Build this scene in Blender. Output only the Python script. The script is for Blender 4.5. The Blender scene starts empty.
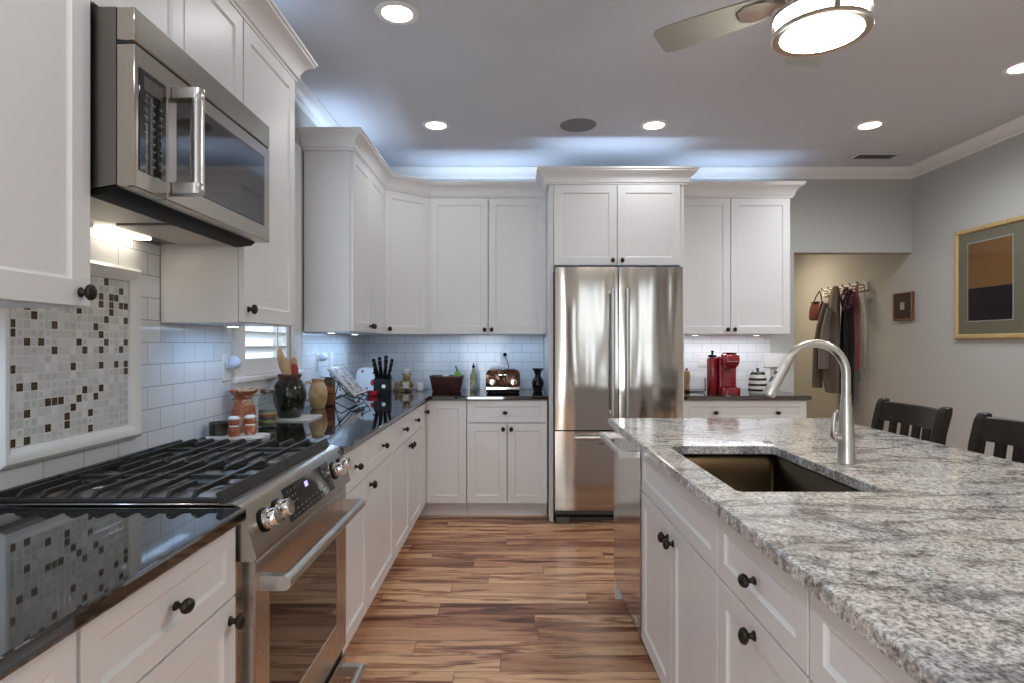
import bpy, bmesh, math, random
from mathutils import Vector, Matrix
PI = math.pi
R = math.radians
scene = bpy.context.scene
COL = scene.collection
random.seed(7)

# ------------------------------------------------------------------ camera, world, light, exposure
FPX = 600.0                      # focal length in pixels of a 1024 px wide frame
VX, VY, EYE = 513.0, 344.5, 1.295
cam_data = bpy.data.cameras.new('camera')
cam_data.sensor_width = 36.0
cam_data.lens = FPX / 1024.0 * 36.0
cam_data.shift_x = -(VX - 512.0) / 1024.0
cam_data.shift_y = (VY - 341.5) / 1024.0
cam_data.clip_start = 0.02
cam = bpy.data.objects.new('camera', cam_data)
cam.location = (0, 0, EYE)
cam.rotation_euler = (R(90), 0, 0)
COL.objects.link(cam)
scene.camera = cam

world = bpy.data.worlds.new('world')
scene.world = world
world.use_nodes = True
bg = world.node_tree.nodes['Background']
bg.inputs[0].default_value = (0.75, 0.85, 1.0, 1)
bg.inputs[1].default_value = 1.8

vs = scene.view_settings
scene.display_settings.display_device = 'sRGB'
vs.view_transform = 'Standard'
vs.look = 'None'
vs.gamma = 1.0
vs.use_curve_mapping = False
vs.exposure = 0.38
try:
    scene.cycles.use_denoising = True
    scene.cycles.max_bounces = 8
    scene.cycles.diffuse_bounces = 4
    scene.cycles.glossy_bounces = 4
    scene.cycles.caustics_reflective = False
    scene.cycles.caustics_refractive = False
    scene.cycles.sample_clamp_indirect = 6.0
except Exception:
    pass

WARM = (0.93, 0.965, 1.0)
COOL = (0.60, 0.76, 1.0)


def area(name, loc, rot, sx, sy, energy, color, shape='RECTANGLE', spread=180):
    d = bpy.data.lights.new(name, 'AREA')
    d.shape = shape
    d.size = sx
    if shape in ('RECTANGLE', 'ELLIPSE'):
        d.size_y = sy
    d.energy = energy
    d.color = color
    d.spread = R(spread)
    o = bpy.data.objects.new(name, d)
    o.location = loc
    o.rotation_euler = rot
    COL.objects.link(o)
    return o


def spot(name, loc, energy, color, size=125, blend=0.6, radius=0.05):
    d = bpy.data.lights.new(name, 'SPOT')
    d.energy = energy
    d.color = color
    d.spot_size = R(size)
    d.spot_blend = blend
    d.shadow_soft_size = radius
    o = bpy.data.objects.new(name, d)
    o.location = loc
    COL.objects.link(o)
    return o


# fill light outside the unseen rear windows; daylight at the shuttered window
for x0_, x1_, e_ in ((-1.17, -0.15, 48), (1.15, 1.75, 4), (2.15, 2.75, 4)):
    area('rear_window_fill', ((x0_ + x1_) / 2, -3.62, 1.35), (R(90), 0, 0), x1_ - x0_, 2.5, e_, (0.95, 0.97, 1.0))
area('daylight_shutter', (-1.62, 3.1, 1.75), (0, R(-90), 0), 1.3, 0.8, 5, (0.62, 0.8, 1.0))
# lamps: recessed cans
CANS = [(-0.525, 4.087), (0.960, 4.087), (2.430, 4.087), (-0.523, 2.706), (2.75, 3.23)]
for cx_, cy_ in CANS:
    spot('can_and_fill_spot', (cx_, cy_, 2.765), 8 if cx_ < 2.0 else 33, WARM, 170, 0.8)
# fill spots added under the ceiling behind the camera, no cans there
for cx_, cy_ in ((-0.5, 0.9), (2.75, 1.2), (-0.5, -0.8), (1.0, -0.6), (2.6, -0.8), (0.2, -2.2), (2.0, -2.2)):
    spot('can_and_fill_spot', (cx_, cy_, 2.765), 16 if cx_ < 0 and cy_ > 0 else 42, WARM, 165, 1.0)
# cool strips lying on top of the wall cabinets, under-cabinet strips
area('cove_back', (-0.25, 4.90, 2.478), (R(180), 0, 0), 1.0, 0.03, 1.7, COOL)
area('cove_fridge', (0.76, 4.46, 2.478), (R(180), 0, 0), 0.9, 0.03, 1.6, COOL)
area('cove_right', (1.75, 4.90, 2.478), (R(180), 0, 0), 0.8, 0.03, 1.2, COOL)
area('cove_left', (-1.14, 4.05, 2.478), (R(180), 0, 0), 0.03, 0.8, 1.3, COOL)
area('cove_near', (-1.14, 1.6, 2.478), (R(180), 0, 0), 0.03, 1.9, 3.2, COOL)
area('under_back', (-0.25, 4.93, 1.365), (0, 0, 0), 0.95, 0.05, 1.1, (0.42, 0.66, 1.0))
area('under_left', (-1.10, 4.05, 1.365), (0, 0, 0), 0.05, 0.9, 2.4, (0.42, 0.66, 1.0))
area('under_tall', (-1.10, 2.40, 1.360), (0, 0, 0), 0.05, 0.40, 0.6, (0.42, 0.66, 1.0))
area('under_near', (-1.10, 0.95, 1.365), (0, 0, 0), 0.05, 0.70, 1.4, (0.55, 0.75, 1.0))
area('under_right', (1.75, 4.93, 1.365), (0, 0, 0), 0.8, 0.03, 1.8, (0.9, 0.93, 1.0))
# hall lamp
area('hall_lamp', (2.68, 6.7, 2.36), (0, 0, 0), 0.25, 0.25, 11, (1.0, 0.80, 0.56), 'DISK')


# ------------------------------------------------------------------ materials
def new_mat(name):
    m = bpy.data.materials.new(name)
    m.use_nodes = True
    return m, m.node_tree.nodes, m.node_tree.links, m.node_tree.nodes['Principled BSDF']


def mat(name, col, rough=0.5, metal=0.0, coat=0.0, spec=0.5, emit=None, es=0.0):
    m, n, l, b = new_mat(name)
    b.inputs['Base Color'].default_value = (*col, 1)
    b.inputs['Roughness'].default_value = rough
    b.inputs['Metallic'].default_value = metal
    b.inputs['Coat Weight'].default_value = coat
    b.inputs['Coat Roughness'].default_value = 0.05
    b.inputs['Specular IOR Level'].default_value = spec
    if emit:
        b.inputs['Emission Color'].default_value = (*emit, 1)
        b.inputs['Emission Strength'].default_value = es
    return m


class NT:
    """small helper for node graphs"""
    def __init__(self, name):
        self.m, self.n, self.l, self.b = new_mat(name)

    def node(self, typ, **kw):
        nd = self.n.new(typ)
        for k, v in kw.items():
            setattr(nd, k, v)
        return nd

    def put(self, sock, v):
        if isinstance(v, bpy.types.NodeSocket):
            self.l.new(v, sock)
        elif v is not None:
            if hasattr(sock, 'default_value'):
                try:
                    sock.default_value = v
                except Exception:
                    sock.default_value = (*v, 1)

    def coord(self):
        return self.node('ShaderNodeTexCoord').outputs['Object']

    def mapping(self, v, scale=(1, 1, 1), rot=(0, 0, 0), loc=(0, 0, 0)):
        nd = self.node('ShaderNodeMapping')
        self.put(nd.inputs['Vector'], v)
        nd.inputs['Scale'].default_value = scale
        nd.inputs['Rotation'].default_value = rot
        nd.inputs['Location'].default_value = loc
        return nd.outputs[0]

    def noise(self, v, scale, detail=4, rough=0.55, dist=0.0):
        nd = self.node('ShaderNodeTexNoise')
        self.put(nd.inputs['Vector'], v)
        nd.inputs['Scale'].default_value = scale
        nd.inputs['Detail'].default_value = detail
        nd.inputs['Roughness'].default_value = rough
        nd.inputs['Distortion'].default_value = dist
        return nd.outputs['Fac']

    def noisecol(self, v, scale, detail=3):
        nd = self.node('ShaderNodeTexNoise')
        self.put(nd.inputs['Vector'], v)
        nd.inputs['Scale'].default_value = scale
        nd.inputs['Detail'].default_value = detail
        return nd.outputs['Color']

    def math(self, op, a, b=None, c=None):
        nd = self.node('ShaderNodeMath', operation=op)
        self.put(nd.inputs[0], a)
        if b is not None:
            self.put(nd.inputs[1], b)
        if c is not None:
            self.put(nd.inputs[2], c)
        return nd.outputs[0]

    def vmath(self, op, a, b=None, s=None):
        nd = self.node('ShaderNodeVectorMath', operation=op)
        self.put(nd.inputs[0], a)
        if b is not None:
            self.put(nd.inputs[1], b)
        if s is not None:
            self.put(nd.inputs['Scale'], s)
        return nd.outputs[0]

    def ramp(self, f, stops, interp='LINEAR'):
        nd = self.node('ShaderNodeValToRGB')
        self.put(nd.inputs[0], f)
        cr = nd.color_ramp
        cr.interpolation = interp
        while len(cr.elements) < len(stops):
            cr.elements.new(0.5)
        for e, (p, c) in zip(cr.elements, stops):
            e.position = p
            e.color = (*c, 1) if len(c) == 3 else c
        return nd.outputs['Color']

    def mix(self, f, a, b, mode='MIX'):
        nd = self.node('ShaderNodeMix', data_type='RGBA', blend_type=mode)
        self.put(nd.inputs[0], f)
        self.put(nd.inputs[6], a if isinstance(a, bpy.types.NodeSocket) else (*a, 1))
        self.put(nd.inputs[7], b if isinstance(b, bpy.types.NodeSocket) else (*b, 1))
        return nd.outputs[2]

    def sep(self, v):
        nd = self.node('ShaderNodeSeparateXYZ')
        self.put(nd.inputs[0], v)
        return nd.outputs

    def comb(self, x=0.0, y=0.0, z=0.0):
        nd = self.node('ShaderNodeCombineXYZ')
        for i, v in enumerate((x, y, z)):
            self.put(nd.inputs[i], v)
        return nd.outputs[0]

    def white(self, v):
        nd = self.node('ShaderNodeTexWhiteNoise', noise_dimensions='3D')
        self.put(nd.inputs['Vector'], v)
        return nd.outputs

    def bump(self, h, strength=0.3, dist=0.01):
        nd = self.node('ShaderNodeBump')
        nd.inputs['Strength'].default_value = strength
        nd.inputs['Distance'].default_value = dist
        self.put(nd.inputs['Height'], h)
        self.l.new(nd.outputs[0], self.b.inputs['Normal'])

    def color(self, v):
        self.put(self.b.inputs['Base Color'], v)

    def set(self, **kw):
        for k, v in kw.items():
            self.put(self.b.inputs[k.replace('_', ' ')], v)


def m_floor():
    t = NT('hickory_planks')
    x, y, z = t.sep(t.coord())
    W, L = 0.125, 1.05
    row = t.math('FLOOR', t.math('DIVIDE', y, W))
    rid = t.white(t.comb(row, 3.7, 1.3))['Value']
    xo = t.math('ADD', x, t.math('MULTIPLY', rid, 7.3))
    col = t.math('FLOOR', t.math('DIVIDE', xo, L))
    pid = t.white(t.comb(row, col, 9.1))
    pv = pid['Value']
    base = t.ramp(pv, [(0.0, (0.38, 0.175, 0.105)), (0.16, (0.58, 0.31, 0.18)), (0.38, (0.70, 0.40, 0.235)),
                       (0.62, (0.78, 0.47, 0.275)), (0.85, (0.86, 0.57, 0.345)), (1.0, (0.62, 0.34, 0.20))])
    # grain: long streaks along x, shifted per plank
    off = t.math('MULTIPLY', pv, 37.0)
    gv = t.comb(t.math('ADD', t.math('MULTIPLY', x, 1.0), off), t.math('ADD', t.math('MULTIPLY', y, 9.0), off), off)
    wrp = t.vmath('ADD', gv, t.vmath('SCALE', t.noisecol(gv, 1.2, 2), s=1.1))
    g1 = t.noise(wrp, 1.6, 6, 0.62, 0.8)
    g2 = t.noise(t.comb(t.math('MULTIPLY', x, 6.0), t.math('MULTIPLY', y, 150.0), off), 1.0, 3, 0.6)
    streak = t.ramp(g1, [(0.34, (0.20, 0.10, 0.08)), (0.43, (0.46, 0.31, 0.26)), (0.485, (0.90, 0.81, 0.76)), (0.55, (1.0, 1.0, 1.0)), (0.70, (1.2, 1.18, 1.12))])
    c = t.mix(0.95, base, streak, 'MULTIPLY')
    fine = t.ramp(g2, [(0.3, (0.78, 0.76, 0.74)), (0.6, (1.05, 1.05, 1.05))])
    c = t.mix(0.6, c, fine, 'MULTIPLY')
    # joints
    fy = t.math('FRACT', t.math('DIVIDE', y, W))
    fx = t.math('FRACT', t.math('DIVIDE', xo, L))
    ey = t.math('MINIMUM', fy, t.math('SUBTRACT', 1.0, fy))
    ex = t.math('MINIMUM', fx, t.math('SUBTRACT', 1.0, fx))
    j = t.math('MINIMUM', t.math('MULTIPLY', ey, W), t.math('MULTIPLY', ex, L))
    jm = t.math('LESS_THAN', j, 0.0011)
    c = t.mix(jm, c, (0.10, 0.045, 0.022))
    t.color(c)
    t.set(Roughness=0.33)
    t.bump(t.math('ADD', t.math('MULTIPLY', g1, 0.2), t.math('MULTIPLY', jm, -1.0)), 0.25, 0.003)
    return t.m


def m_granite():
    t = NT('grey_granite')
    p = t.coord()
    w = t.vmath('ADD', p, t.vmath('SCALE', t.noisecol(p, 3.0, 4), s=0.12))
    flow = t.mapping(w, scale=(1.5, 1.1, 1.0), rot=(0, 0, R(28)))
    big = t.noise(flow, 3.2, 7, 0.60, 0.6)
    mid = t.noise(t.mapping(w, scale=(1.5, 0.9, 1.3), rot=(0, 0, R(10))), 62, 5, 0.62, 0.5)
    fin = t.noise(p, 150, 4, 0.65)
    sp = t.noise(p, 230, 2, 0.6)
    c = t.ramp(mid, [(0.30, (0.21, 0.205, 0.20)), (0.41, (0.43, 0.425, 0.415)), (0.49, (0.68, 0.675, 0.66)), (0.60, (0.85, 0.855, 0.855))])
    bigc = t.ramp(big, [(0.28, (0.48, 0.47, 0.50)), (0.40, (0.78, 0.77, 0.78)), (0.50, (1.0, 0.99, 0.97)), (0.57, (0.90, 0.85, 0.80)), (0.72, (1.08, 1.05, 1.0))])
    c = t.mix(0.9, c, bigc, 'MULTIPLY')
    f = t.ramp(fin, [(0.36, (0.20, 0.195, 0.19)), (0.46, (0.72, 0.71, 0.70)), (0.56, (1.15, 1.15, 1.14))])
    c = t.mix(0.75, c, f, 'MULTIPLY')
    # veins
    v = t.noise(t.mapping(w, scale=(1, 2.6, 1), rot=(0, 0, R(35)), loc=(3.1, 0.7, 0)), 2.4, 5, 0.5, 0.3)
    vm = t.math('ABSOLUTE', t.math('SUBTRACT', v, 0.5))
    vd = t.ramp(vm, [(0.0, (0.35, 0.33, 0.33)), (0.014, (0.50, 0.48, 0.47)), (0.035, (1, 1, 1))])
    c = t.mix(0.8, c, vd, 'MULTIPLY')
    v2 = t.noise(t.mapping(w, scale=(1, 2.4, 1), rot=(0, 0, R(35)), loc=(8.1, 4.7, 0)), 1.7, 4, 0.5, 0.3)
    vl = t.ramp(t.math('ABSOLUTE', t.math('SUBTRACT', v2, 0.52)), [(0.0, (1, 1, 1)), (0.008, (0.6, 0.6, 0.6)), (0.018, (0, 0, 0))])
    c = t.mix(t.math('MULTIPLY', vl, 0.55), c, (0.80, 0.76, 0.70))
    spk = t.ramp(sp, [(0.62, (0, 0, 0)), (0.68, (1, 1, 1))])
    c = t.mix(t.math('MULTIPLY', spk, 0.6), c, (0.06, 0.05, 0.045))
    t.color(c)
    t.set(Roughness=0.09)
    t.set(Specular_IOR_Level=0.6)
    return t.m


def m_black_granite():
    t = NT('black_granite')
    p = t.coord()
    s = t.noise(p, 190, 3, 0.7)
    c = t.ramp(s, [(0.5, (0.006, 0.006, 0.006)), (0.62, (0.020, 0.018, 0.015)), (0.74, (0.075, 0.065, 0.05))])
    t.color(c)
    t.set(Roughness=0.035)
    t.set(Specular_IOR_Level=1.0)
    t.b.inputs['IOR'].default_value = 1.8
    return t.m


def m_tile(axes):
    t = NT('subway_tile_' + axes)
    o = t.sep(t.coord())
    v = t.comb(o['Y'] if axes == 'yz' else o['X'], t.math('SUBTRACT', o['Z'], 0.915), 0.0)
    b = t.node('ShaderNodeTexBrick', offset=0.5)
    t.put(b.inputs['Vector'], v)
    for k, val in (('Scale', 1.0), ('Mortar Size', 0.0014), ('Mortar Smooth', 0.35), ('Brick Width', 0.1535), ('Row Height', 0.0775)):
        b.inputs[k].default_value = val
    b.inputs['Color1'].default_value = (0.80, 0.815, 0.835, 1)
    b.inputs['Color2'].default_value = (0.76, 0.78, 0.81, 1)
    b.inputs['Mortar'].default_value = (0.33, 0.335, 0.34, 1)
    t.color(b.outputs['Color'])
    t.set(Roughness=0.10)
    wav = t.noise(v, 16, 2, 0.5)
    t.bump(t.math('ADD', t.math('MULTIPLY', b.outputs['Fac'], -1.0), t.math('MULTIPLY', wav, 0.25)), 0.35, 0.004)
    return t.m


def m_mosaic():
    t = NT('glass_mosaic')
    o = t.sep(t.coord())
    S = 0.0233
    u = t.math('DIVIDE', t.math('SUBTRACT', o['Y'], 1.495), S)
    v = t.math('DIVIDE', t.math('SUBTRACT', o['Z'], 1.034), S)
    iu, iv = t.math('FLOOR', u), t.math('FLOOR', v)
    wn = t.white(t.comb(iu, iv, 2.0))
    r = wn['Value']
    r2 = t.white(t.comb(iu, iv, 5.0))['Value']
    c = t.ramp(r, [(0.0, (0.68, 0.68, 0.66)), (0.35, (0.76, 0.76, 0.74)), (0.6, (0.62, 0.63, 0.63)), (0.75, (0.82, 0.82, 0.80)), (0.855, (0.045, 0.028, 0.016)), (0.94, (0.075, 0.042, 0.02))], 'CONSTANT')
    fu, fv = t.math('FRACT', u), t.math('FRACT', v)
    eu = t.math('MINIMUM', fu, t.math('SUBTRACT', 1.0, fu))
    ev = t.math('MINIMUM', fv, t.math('SUBTRACT', 1.0, fv))
    e = t.math('MINIMUM', eu, ev)
    grout = t.math('LESS_THAN', e, 0.055)
    # glass tiles: paler inner window on some cells, a glint inside the dark ones
    isdark = t.math('GREATER_THAN', r, 0.855)
    inner = t.math('GREATER_THAN', e, 0.22)
    pale = t.math('MULTIPLY', t.math('MULTIPLY', inner, t.math('GREATER_THAN', r2, 0.62)), t.math('SUBTRACT', 1.0, isdark))
    c = t.mix(t.math('MULTIPLY', pale, 0.6), c, (0.50, 0.52, 0.52))
    mott = t.noise(t.coord(), 260, 3, 0.7)
    glint = t.math('MULTIPLY', t.math('MULTIPLY', isdark, inner), t.math('GREATER_THAN', mott, 0.56))
    c = t.mix(t.math('MULTIPLY', glint, 0.5), c, (0.30, 0.20, 0.09))
    c = t.mix(grout, c, (0.80, 0.79, 0.77))
    t.color(c)
    t.set(Roughness=0.12)
    t.bump(t.math('MULTIPLY', t.math('MINIMUM', e, 0.1), 10.0), 0.4, 0.002)
    return t.m


def m_steel(name, col=(0.60, 0.58, 0.55), rough=0.24, wav=0.0, wscale=3.0, wdist=0.02, brush=(1, 1, 60)):
    t = NT(name)
    t.color((*col, 1))
    p = t.coord()
    br = t.noise(t.mapping(p, scale=brush), 12, 3, 0.6)
    t.put(t.b.inputs['Roughness'], t.math('ADD', t.math('MULTIPLY', br, 0.10), rough - 0.05))
    t.set(Metallic=1.0)
    if wav:
        n = t.noise(t.mapping(p, scale=(1.0, 1.0, 0.14)), wscale, 2, 0.4)
        t.bump(n, wav, wdist)
    return t.m


def m_wood(name, c1, c2, scale=1.0, rough=0.4):
    t = NT(name)
    p = t.coord()
    g = t.noise(t.mapping(p, scale=(14 * scale, 14 * scale, 2.0 * scale)), 3.0, 5, 0.6, 0.6)
    t.color(t.ramp(g, [(0.3, c1), (0.7, c2)]))
    t.set(Roughness=rough)
    return t.m


def m_two(name, c1, c2, scale=20, lo=0.45, hi=0.55, rough=0.25, coat=0.0):
    t = NT(name)
    g = t.noise(t.coord(), scale, 4, 0.6, 0.4)
    t.color(t.ramp(g, [(lo, c1), (hi, c2)]))
    t.set(Roughness=rough)
    t.set(Coat_Weight=coat)
    return t.m


def m_bands(name, stops, z0, z1, rough=0.25, axis='Z', jitter=0.0):
    t = NT(name)
    p = t.coord()
    f = t.math('DIVIDE', t.math('SUBTRACT', t.sep(p)[axis], z0), z1 - z0)
    if jitter:
        f = t.math('ADD', f, t.math('MULTIPLY', t.math('SUBTRACT', t.noise(p, 25, 3), 0.5), jitter))
    t.color(t.ramp(f, stops, 'CONSTANT'))
    t.set(Roughness=rough)
    return t.m


def m_glazing():
    m = bpy.data.materials.new('glazing')
    m.use_nodes = True
    n, l = m.node_tree.nodes, m.node_tree.links
    n.clear()
    out = n.new('ShaderNodeOutputMaterial')
    mx = n.new('ShaderNodeMixShader')
    tr = n.new('ShaderNodeBsdfTransparent')
    gl = n.new('ShaderNodeBsdfGlossy')
    gl.inputs['Roughness'].default_value = 0.02
    fr = n.new('ShaderNodeFresnel')
    fr.inputs['IOR'].default_value = 1.45
    tr.inputs[0].default_value = (0.93, 0.95, 0.94, 1)
    ge = n.new('ShaderNodeNewGeometry')
    iv = n.new('ShaderNodeMath')
    iv.operation = 'SUBTRACT'
    iv.inputs[0].default_value = 1.0
    l.new(ge.outputs['Backfacing'], iv.inputs[1])
    mu = n.new('ShaderNodeMath')
    mu.operation = 'MULTIPLY'
    l.new(fr.outputs[0], mu.inputs[0])
    l.new(iv.outputs[0], mu.inputs[1])
    l.new(mu.outputs[0], mx.inputs[0])
    l.new(tr.outputs[0], mx.inputs[1])
    l.new(gl.outputs[0], mx.inputs[2])
    l.new(mx.outputs[0], out.inputs[0])
    return m


def m_paint(name, col, rough=0.85, bump=0.03, scale=300):
    t = NT(name)
    t.color((*col, 1))
    t.set(Roughness=rough)
    t.bump(t.noise(t.coord(), scale, 2), bump, 0.002)
    return t.m


M = {}
M['floor'] = m_floor()
M['granite'] = m_granite()
M['black_granite'] = m_black_granite()
M['tile_yz'] = m_tile('yz')
M['tile_xz'] = m_tile('xz')
M['mosaic'] = m_mosaic()
M['ceramic_trim'] = mat('ceramic_trim', (0.83, 0.83, 0.82), 0.14)
M['cab'] = m_paint('cabinet_enamel', (0.80, 0.795, 0.795), 0.36, 0.01, 60)
M['ceiling'] = m_paint('ceiling_paint', (0.62, 0.64, 0.69), 0.9)
M['wall'] = m_paint('wall_paint', (0.47, 0.475, 0.455), 0.85)
M['trim'] = m_paint('trim_paint', (0.80, 0.80, 0.80), 0.4, 0.01)
M['steel'] = m_steel('brushed_steel', (0.46, 0.42, 0.37), 0.24)
M['steel_fridge'] = m_steel('fridge_steel', (0.55, 0.505, 0.45), 0.12, 0.55, 2.0, 0.12, (60, 60, 1))
M['steel_dw'] = m_steel('dishwasher_steel', (0.60, 0.57, 0.53), 0.10, 0.0, brush=(1, 1, 60))
M['steel_dark'] = m_steel('dark_steel', (0.22, 0.20, 0.18), 0.3)
M['chrome'] = mat('chrome', (0.85, 0.84, 0.82), 0.07, 1.0)
M['nickel'] = m_steel('brushed_nickel', (0.60, 0.565, 0.51), 0.30)
M['sink'] = m_steel('sink_steel', (0.050, 0.035, 0.019), 0.33)
M['bronze'] = m_two('oil_rubbed_bronze', (0.022, 0.017, 0.011), (0.06, 0.045, 0.025), 140, 0.5, 0.7, 0.32)
M['bronze'].node_tree.nodes['Principled BSDF'].inputs['Metallic'].default_value = 0.6
M['iron'] = m_paint('cast_iron', (0.018, 0.017, 0.015), 0.42, 0.15, 500)
M['black_gloss'] = mat('black_glass', (0.008, 0.008, 0.009), 0.05, 0, 0.5)
M['oven_glass'] = mat('oven_glass', (0.012, 0.008, 0.006), 0.05, 0, 0.25, 0.6)
M['black'] = mat('black_plastic', (0.006, 0.006, 0.006), 0.5, spec=0.15)
M['dark_gap'] = mat('dark_recess', (0.02, 0.02, 0.02), 0.8)
M['white_plastic'] = mat('white_plastic', (0.80, 0.80, 0.79), 0.3)
M['glazing'] = m_glazing()
M['lamp'] = mat('lamp_lens', (0.9, 0.88, 0.84), 0.4, emit=(1.0, 0.93, 0.83), es=9.0)
M['hood_lamp'] = mat('hood_lens', (0.9, 0.88, 0.84), 0.4, emit=(1.0, 0.88, 0.7), es=3.0)
M['fan_blade'] = m_paint('fan_blade_finish', (0.30, 0.30, 0.275), 0.45, 0.01, 40)


# ------------------------------------------------------------------ mesh helpers
class MB:
    def __init__(self):
        self.bm = bmesh.new()

    def face(self, vs, m=0):
        try:
            f = self.bm.faces.new(vs)
            f.material_index = m
            return f
        except ValueError:
            return None

    def loft(self, loops, m=0, cap0=True, cap1=True, closed=True, ring=False):
        bm = self.bm
        L = [[bm.verts.new(v) for v in lp] for lp in loops]
        n = len(L[0])
        pairs = list(zip(L[:-1], L[1:]))
        if ring:
            pairs.append((L[-1], L[0]))
        for a, b in pairs:
            for i in range(n if closed else n - 1):
                j = (i + 1) % n
                self.face([a[i], a[j], b[j], b[i]], m)
        if not ring:
            if cap0:
                self.face(L[0][::-1], m)
            if cap1:
                self.face(L[-1], m)
        return self

    def box(self, x0, y0, z0, x1, y1, z1, m=0, bev=0.0, seg=1):
        bm = self.bm
        x0, x1 = min(x0, x1), max(x0, x1)
        y0, y1 = min(y0, y1), max(y0, y1)
        z0, z1 = min(z0, z1), max(z0, z1)
        v = [bm.verts.new(p) for p in ((x0, y0, z0), (x1, y0, z0), (x1, y1, z0), (x0, y1, z0), (x0, y0, z1), (x1, y0, z1), (x1, y1, z1), (x0, y1, z1))]
        fs = [self.face([v[i] for i in q], m) for q in ((0, 3, 2, 1), (4, 5, 6, 7), (0, 1, 5, 4), (1, 2, 6, 5), (2, 3, 7, 6), (3, 0, 4, 7))]
        if bev > 0:
            es = list({e for f in fs for e in f.edges})
            bmesh.ops.bevel(bm, geom=es, offset=bev, segments=seg, affect='EDGES', profile=0.5, material=-1)
        return self

    def prism(self, poly, z0, z1, m=0, axis='z', bev=0.0, seg=1):
        """poly: 2D outline; axis z -> (x,y), x -> (y,z), y -> (x,z)"""
        def P(a, b, c):
            return {'z': (a, b, c), 'x': (c, a, b), 'y': (a, c, b)}[axis]
        bm = self.bm
        A = [bm.verts.new(P(a, b, z0)) for a, b in poly]
        B = [bm.verts.new(P(a, b, z1)) for a, b in poly]
        n = len(poly)
        fs = [self.face(A[::-1], m), self.face(B, m)]
        for i in range(n):
            j = (i + 1) % n
            fs.append(self.face([A[i], A[j], B[j], B[i]], m))
        if bev > 0:
            es = list({e for f in fs if f for e in f.edges})
            bmesh.ops.bevel(bm, geom=es, offset=bev, segments=seg, affect='EDGES', profile=0.5, material=-1)
        return self

    def lathe(self, prof, c=(0, 0, 0), n=28, m=0, axis='z', sx=1.0, sy=1.0, rot=None):
        """prof: [(r, h)] from bottom to top; ends with r=0 are closed to a point"""
        bm = self.bm
        c = Vector(c)

        def P(r, h, a):
            x, y = r * math.cos(a) * sx, r * math.sin(a) * sy
            v = {'z': Vector((x, y, h)), 'x': Vector((h, x, y)), 'y': Vector((x, h, y))}[axis]
            if rot is not None:
                v = rot @ v
            return c + v
        prev = None
        for r, h in prof:
            if r < 1e-6:
                cur = [bm.verts.new(P(0, h, 0))]
            else:
                cur = [bm.verts.new(P(r, h, 2 * PI * i / n)) for i in range(n)]
            if prev is not None:
                for i in range(n):
                    j = (i + 1) % n
                    if len(prev) == 1 and len(cur) > 1:
                        self.face([prev[0], cur[j], cur[i]], m)
                    elif len(cur) == 1 and len(prev) > 1:
                        self.face([prev[i], prev[j], cur[0]], m)
                    elif len(cur) > 1:
                        self.face([prev[i], prev[j], cur[j], cur[i]], m)
            elif len(cur) > 1:
                self.face(cur[::-1], m)
            prev = cur
        if prev is not None and len(prev) > 1:
            self.face(prev, m)
        return self

    def cyl(self, p0, p1, r0, r1=None, n=20, m=0):
        return self.tube([p0, p1], [r0, r0 if r1 is None else r1], n, m)

    def tube(self, pts, r, n=12, m=0, closed=False, sq=1.0, up=None):
        pts = [Vector(p) for p in pts]
        if not isinstance(r, (list, tuple)):
            r = [r] * len(pts)
        loops = []
        N = len(pts)
        T = []
        for i in range(N):
            a = pts[(i - 1) % N] if (closed or i > 0) else pts[i]
            b = pts[(i + 1) % N] if (closed or i < N - 1) else pts[i]
            T.append((b - a).normalized())
        u = Vector(up) if up else Vector((0, 0, 1))
        if abs(T[0].dot(u)) > 0.95:
            u = Vector((1, 0, 0))
        u = (u - T[0] * u.dot(T[0])).normalized()
        for i in range(N):
            u = u - T[i] * u.dot(T[i])
            u.normalize()
            w = T[i].cross(u)
            loops.append([pts[i] + u * (r[i] * math.cos(2 * PI * k / n)) + w * (r[i] * sq * math.sin(2 * PI * k / n)) for k in range(n)])
        return self.loft(loops, m, ring=closed)

    def sweep(self, path, prof, m=0, closed=False):
        """profile [(out, up)] closed polygon, carried along a horizontal path [(x, y)] with mitres; out = right of travel"""
        path = [Vector((p[0], p[1])) for p in path]
        N = len(path)
        loops = []
        z0 = 0.0
        for i in range(N):
            dirs = []
            if closed or i > 0:
                dirs.append((path[i] - path[i - 1]).normalized())
            if closed or i < N - 1:
                dirs.append((path[(i + 1) % N] - path[i]).normalized())
            ns = [Vector((d.y, -d.x)) for d in dirs]
            nn = sum(ns, Vector((0, 0))).normalized()
            k = 1.0 / max(0.2, nn.dot(ns[0]))
            loops.append([(path[i].x + nn.x * o * k, path[i].y + nn.y * o * k, z) for o, z in prof])
        return self.loft(loops, m, ring=closed)

    def ellipsoid(self, c, rx, ry, rz, m=0, seg=18, rot=None):
        prof = [(math.sin(PI * i / 10), -math.cos(PI * i / 10)) for i in range(11)]
        prof[0] = (0, -1)
        prof[-1] = (0, 1)
        mt = Matrix.Diagonal((rx, ry, rz))
        if rot is not None:
            mt = rot @ mt
        return self.lathe(prof, c, seg, m, rot=mt)

    def shaker(self, x0, z0, x1, z1, y=0.0, t=0.020, s=0.056, r=0.007, m=0):
        """frame-and-panel front, facing -y, its face at y"""
        e = 0.0007

        def rect(i, yy):
            return [(x0 + i, yy, z0 + i), (x1 - i, yy, z0 + i), (x1 - i, yy, z1 - i), (x0 + i, yy, z1 - i)]
        return self.loft([rect(0, y + t), rect(0, y + e), rect(e, y), rect(s, y), rect(s + 0.003, y + r * 0.55), rect(s + 0.008, y + r)], m)

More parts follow.
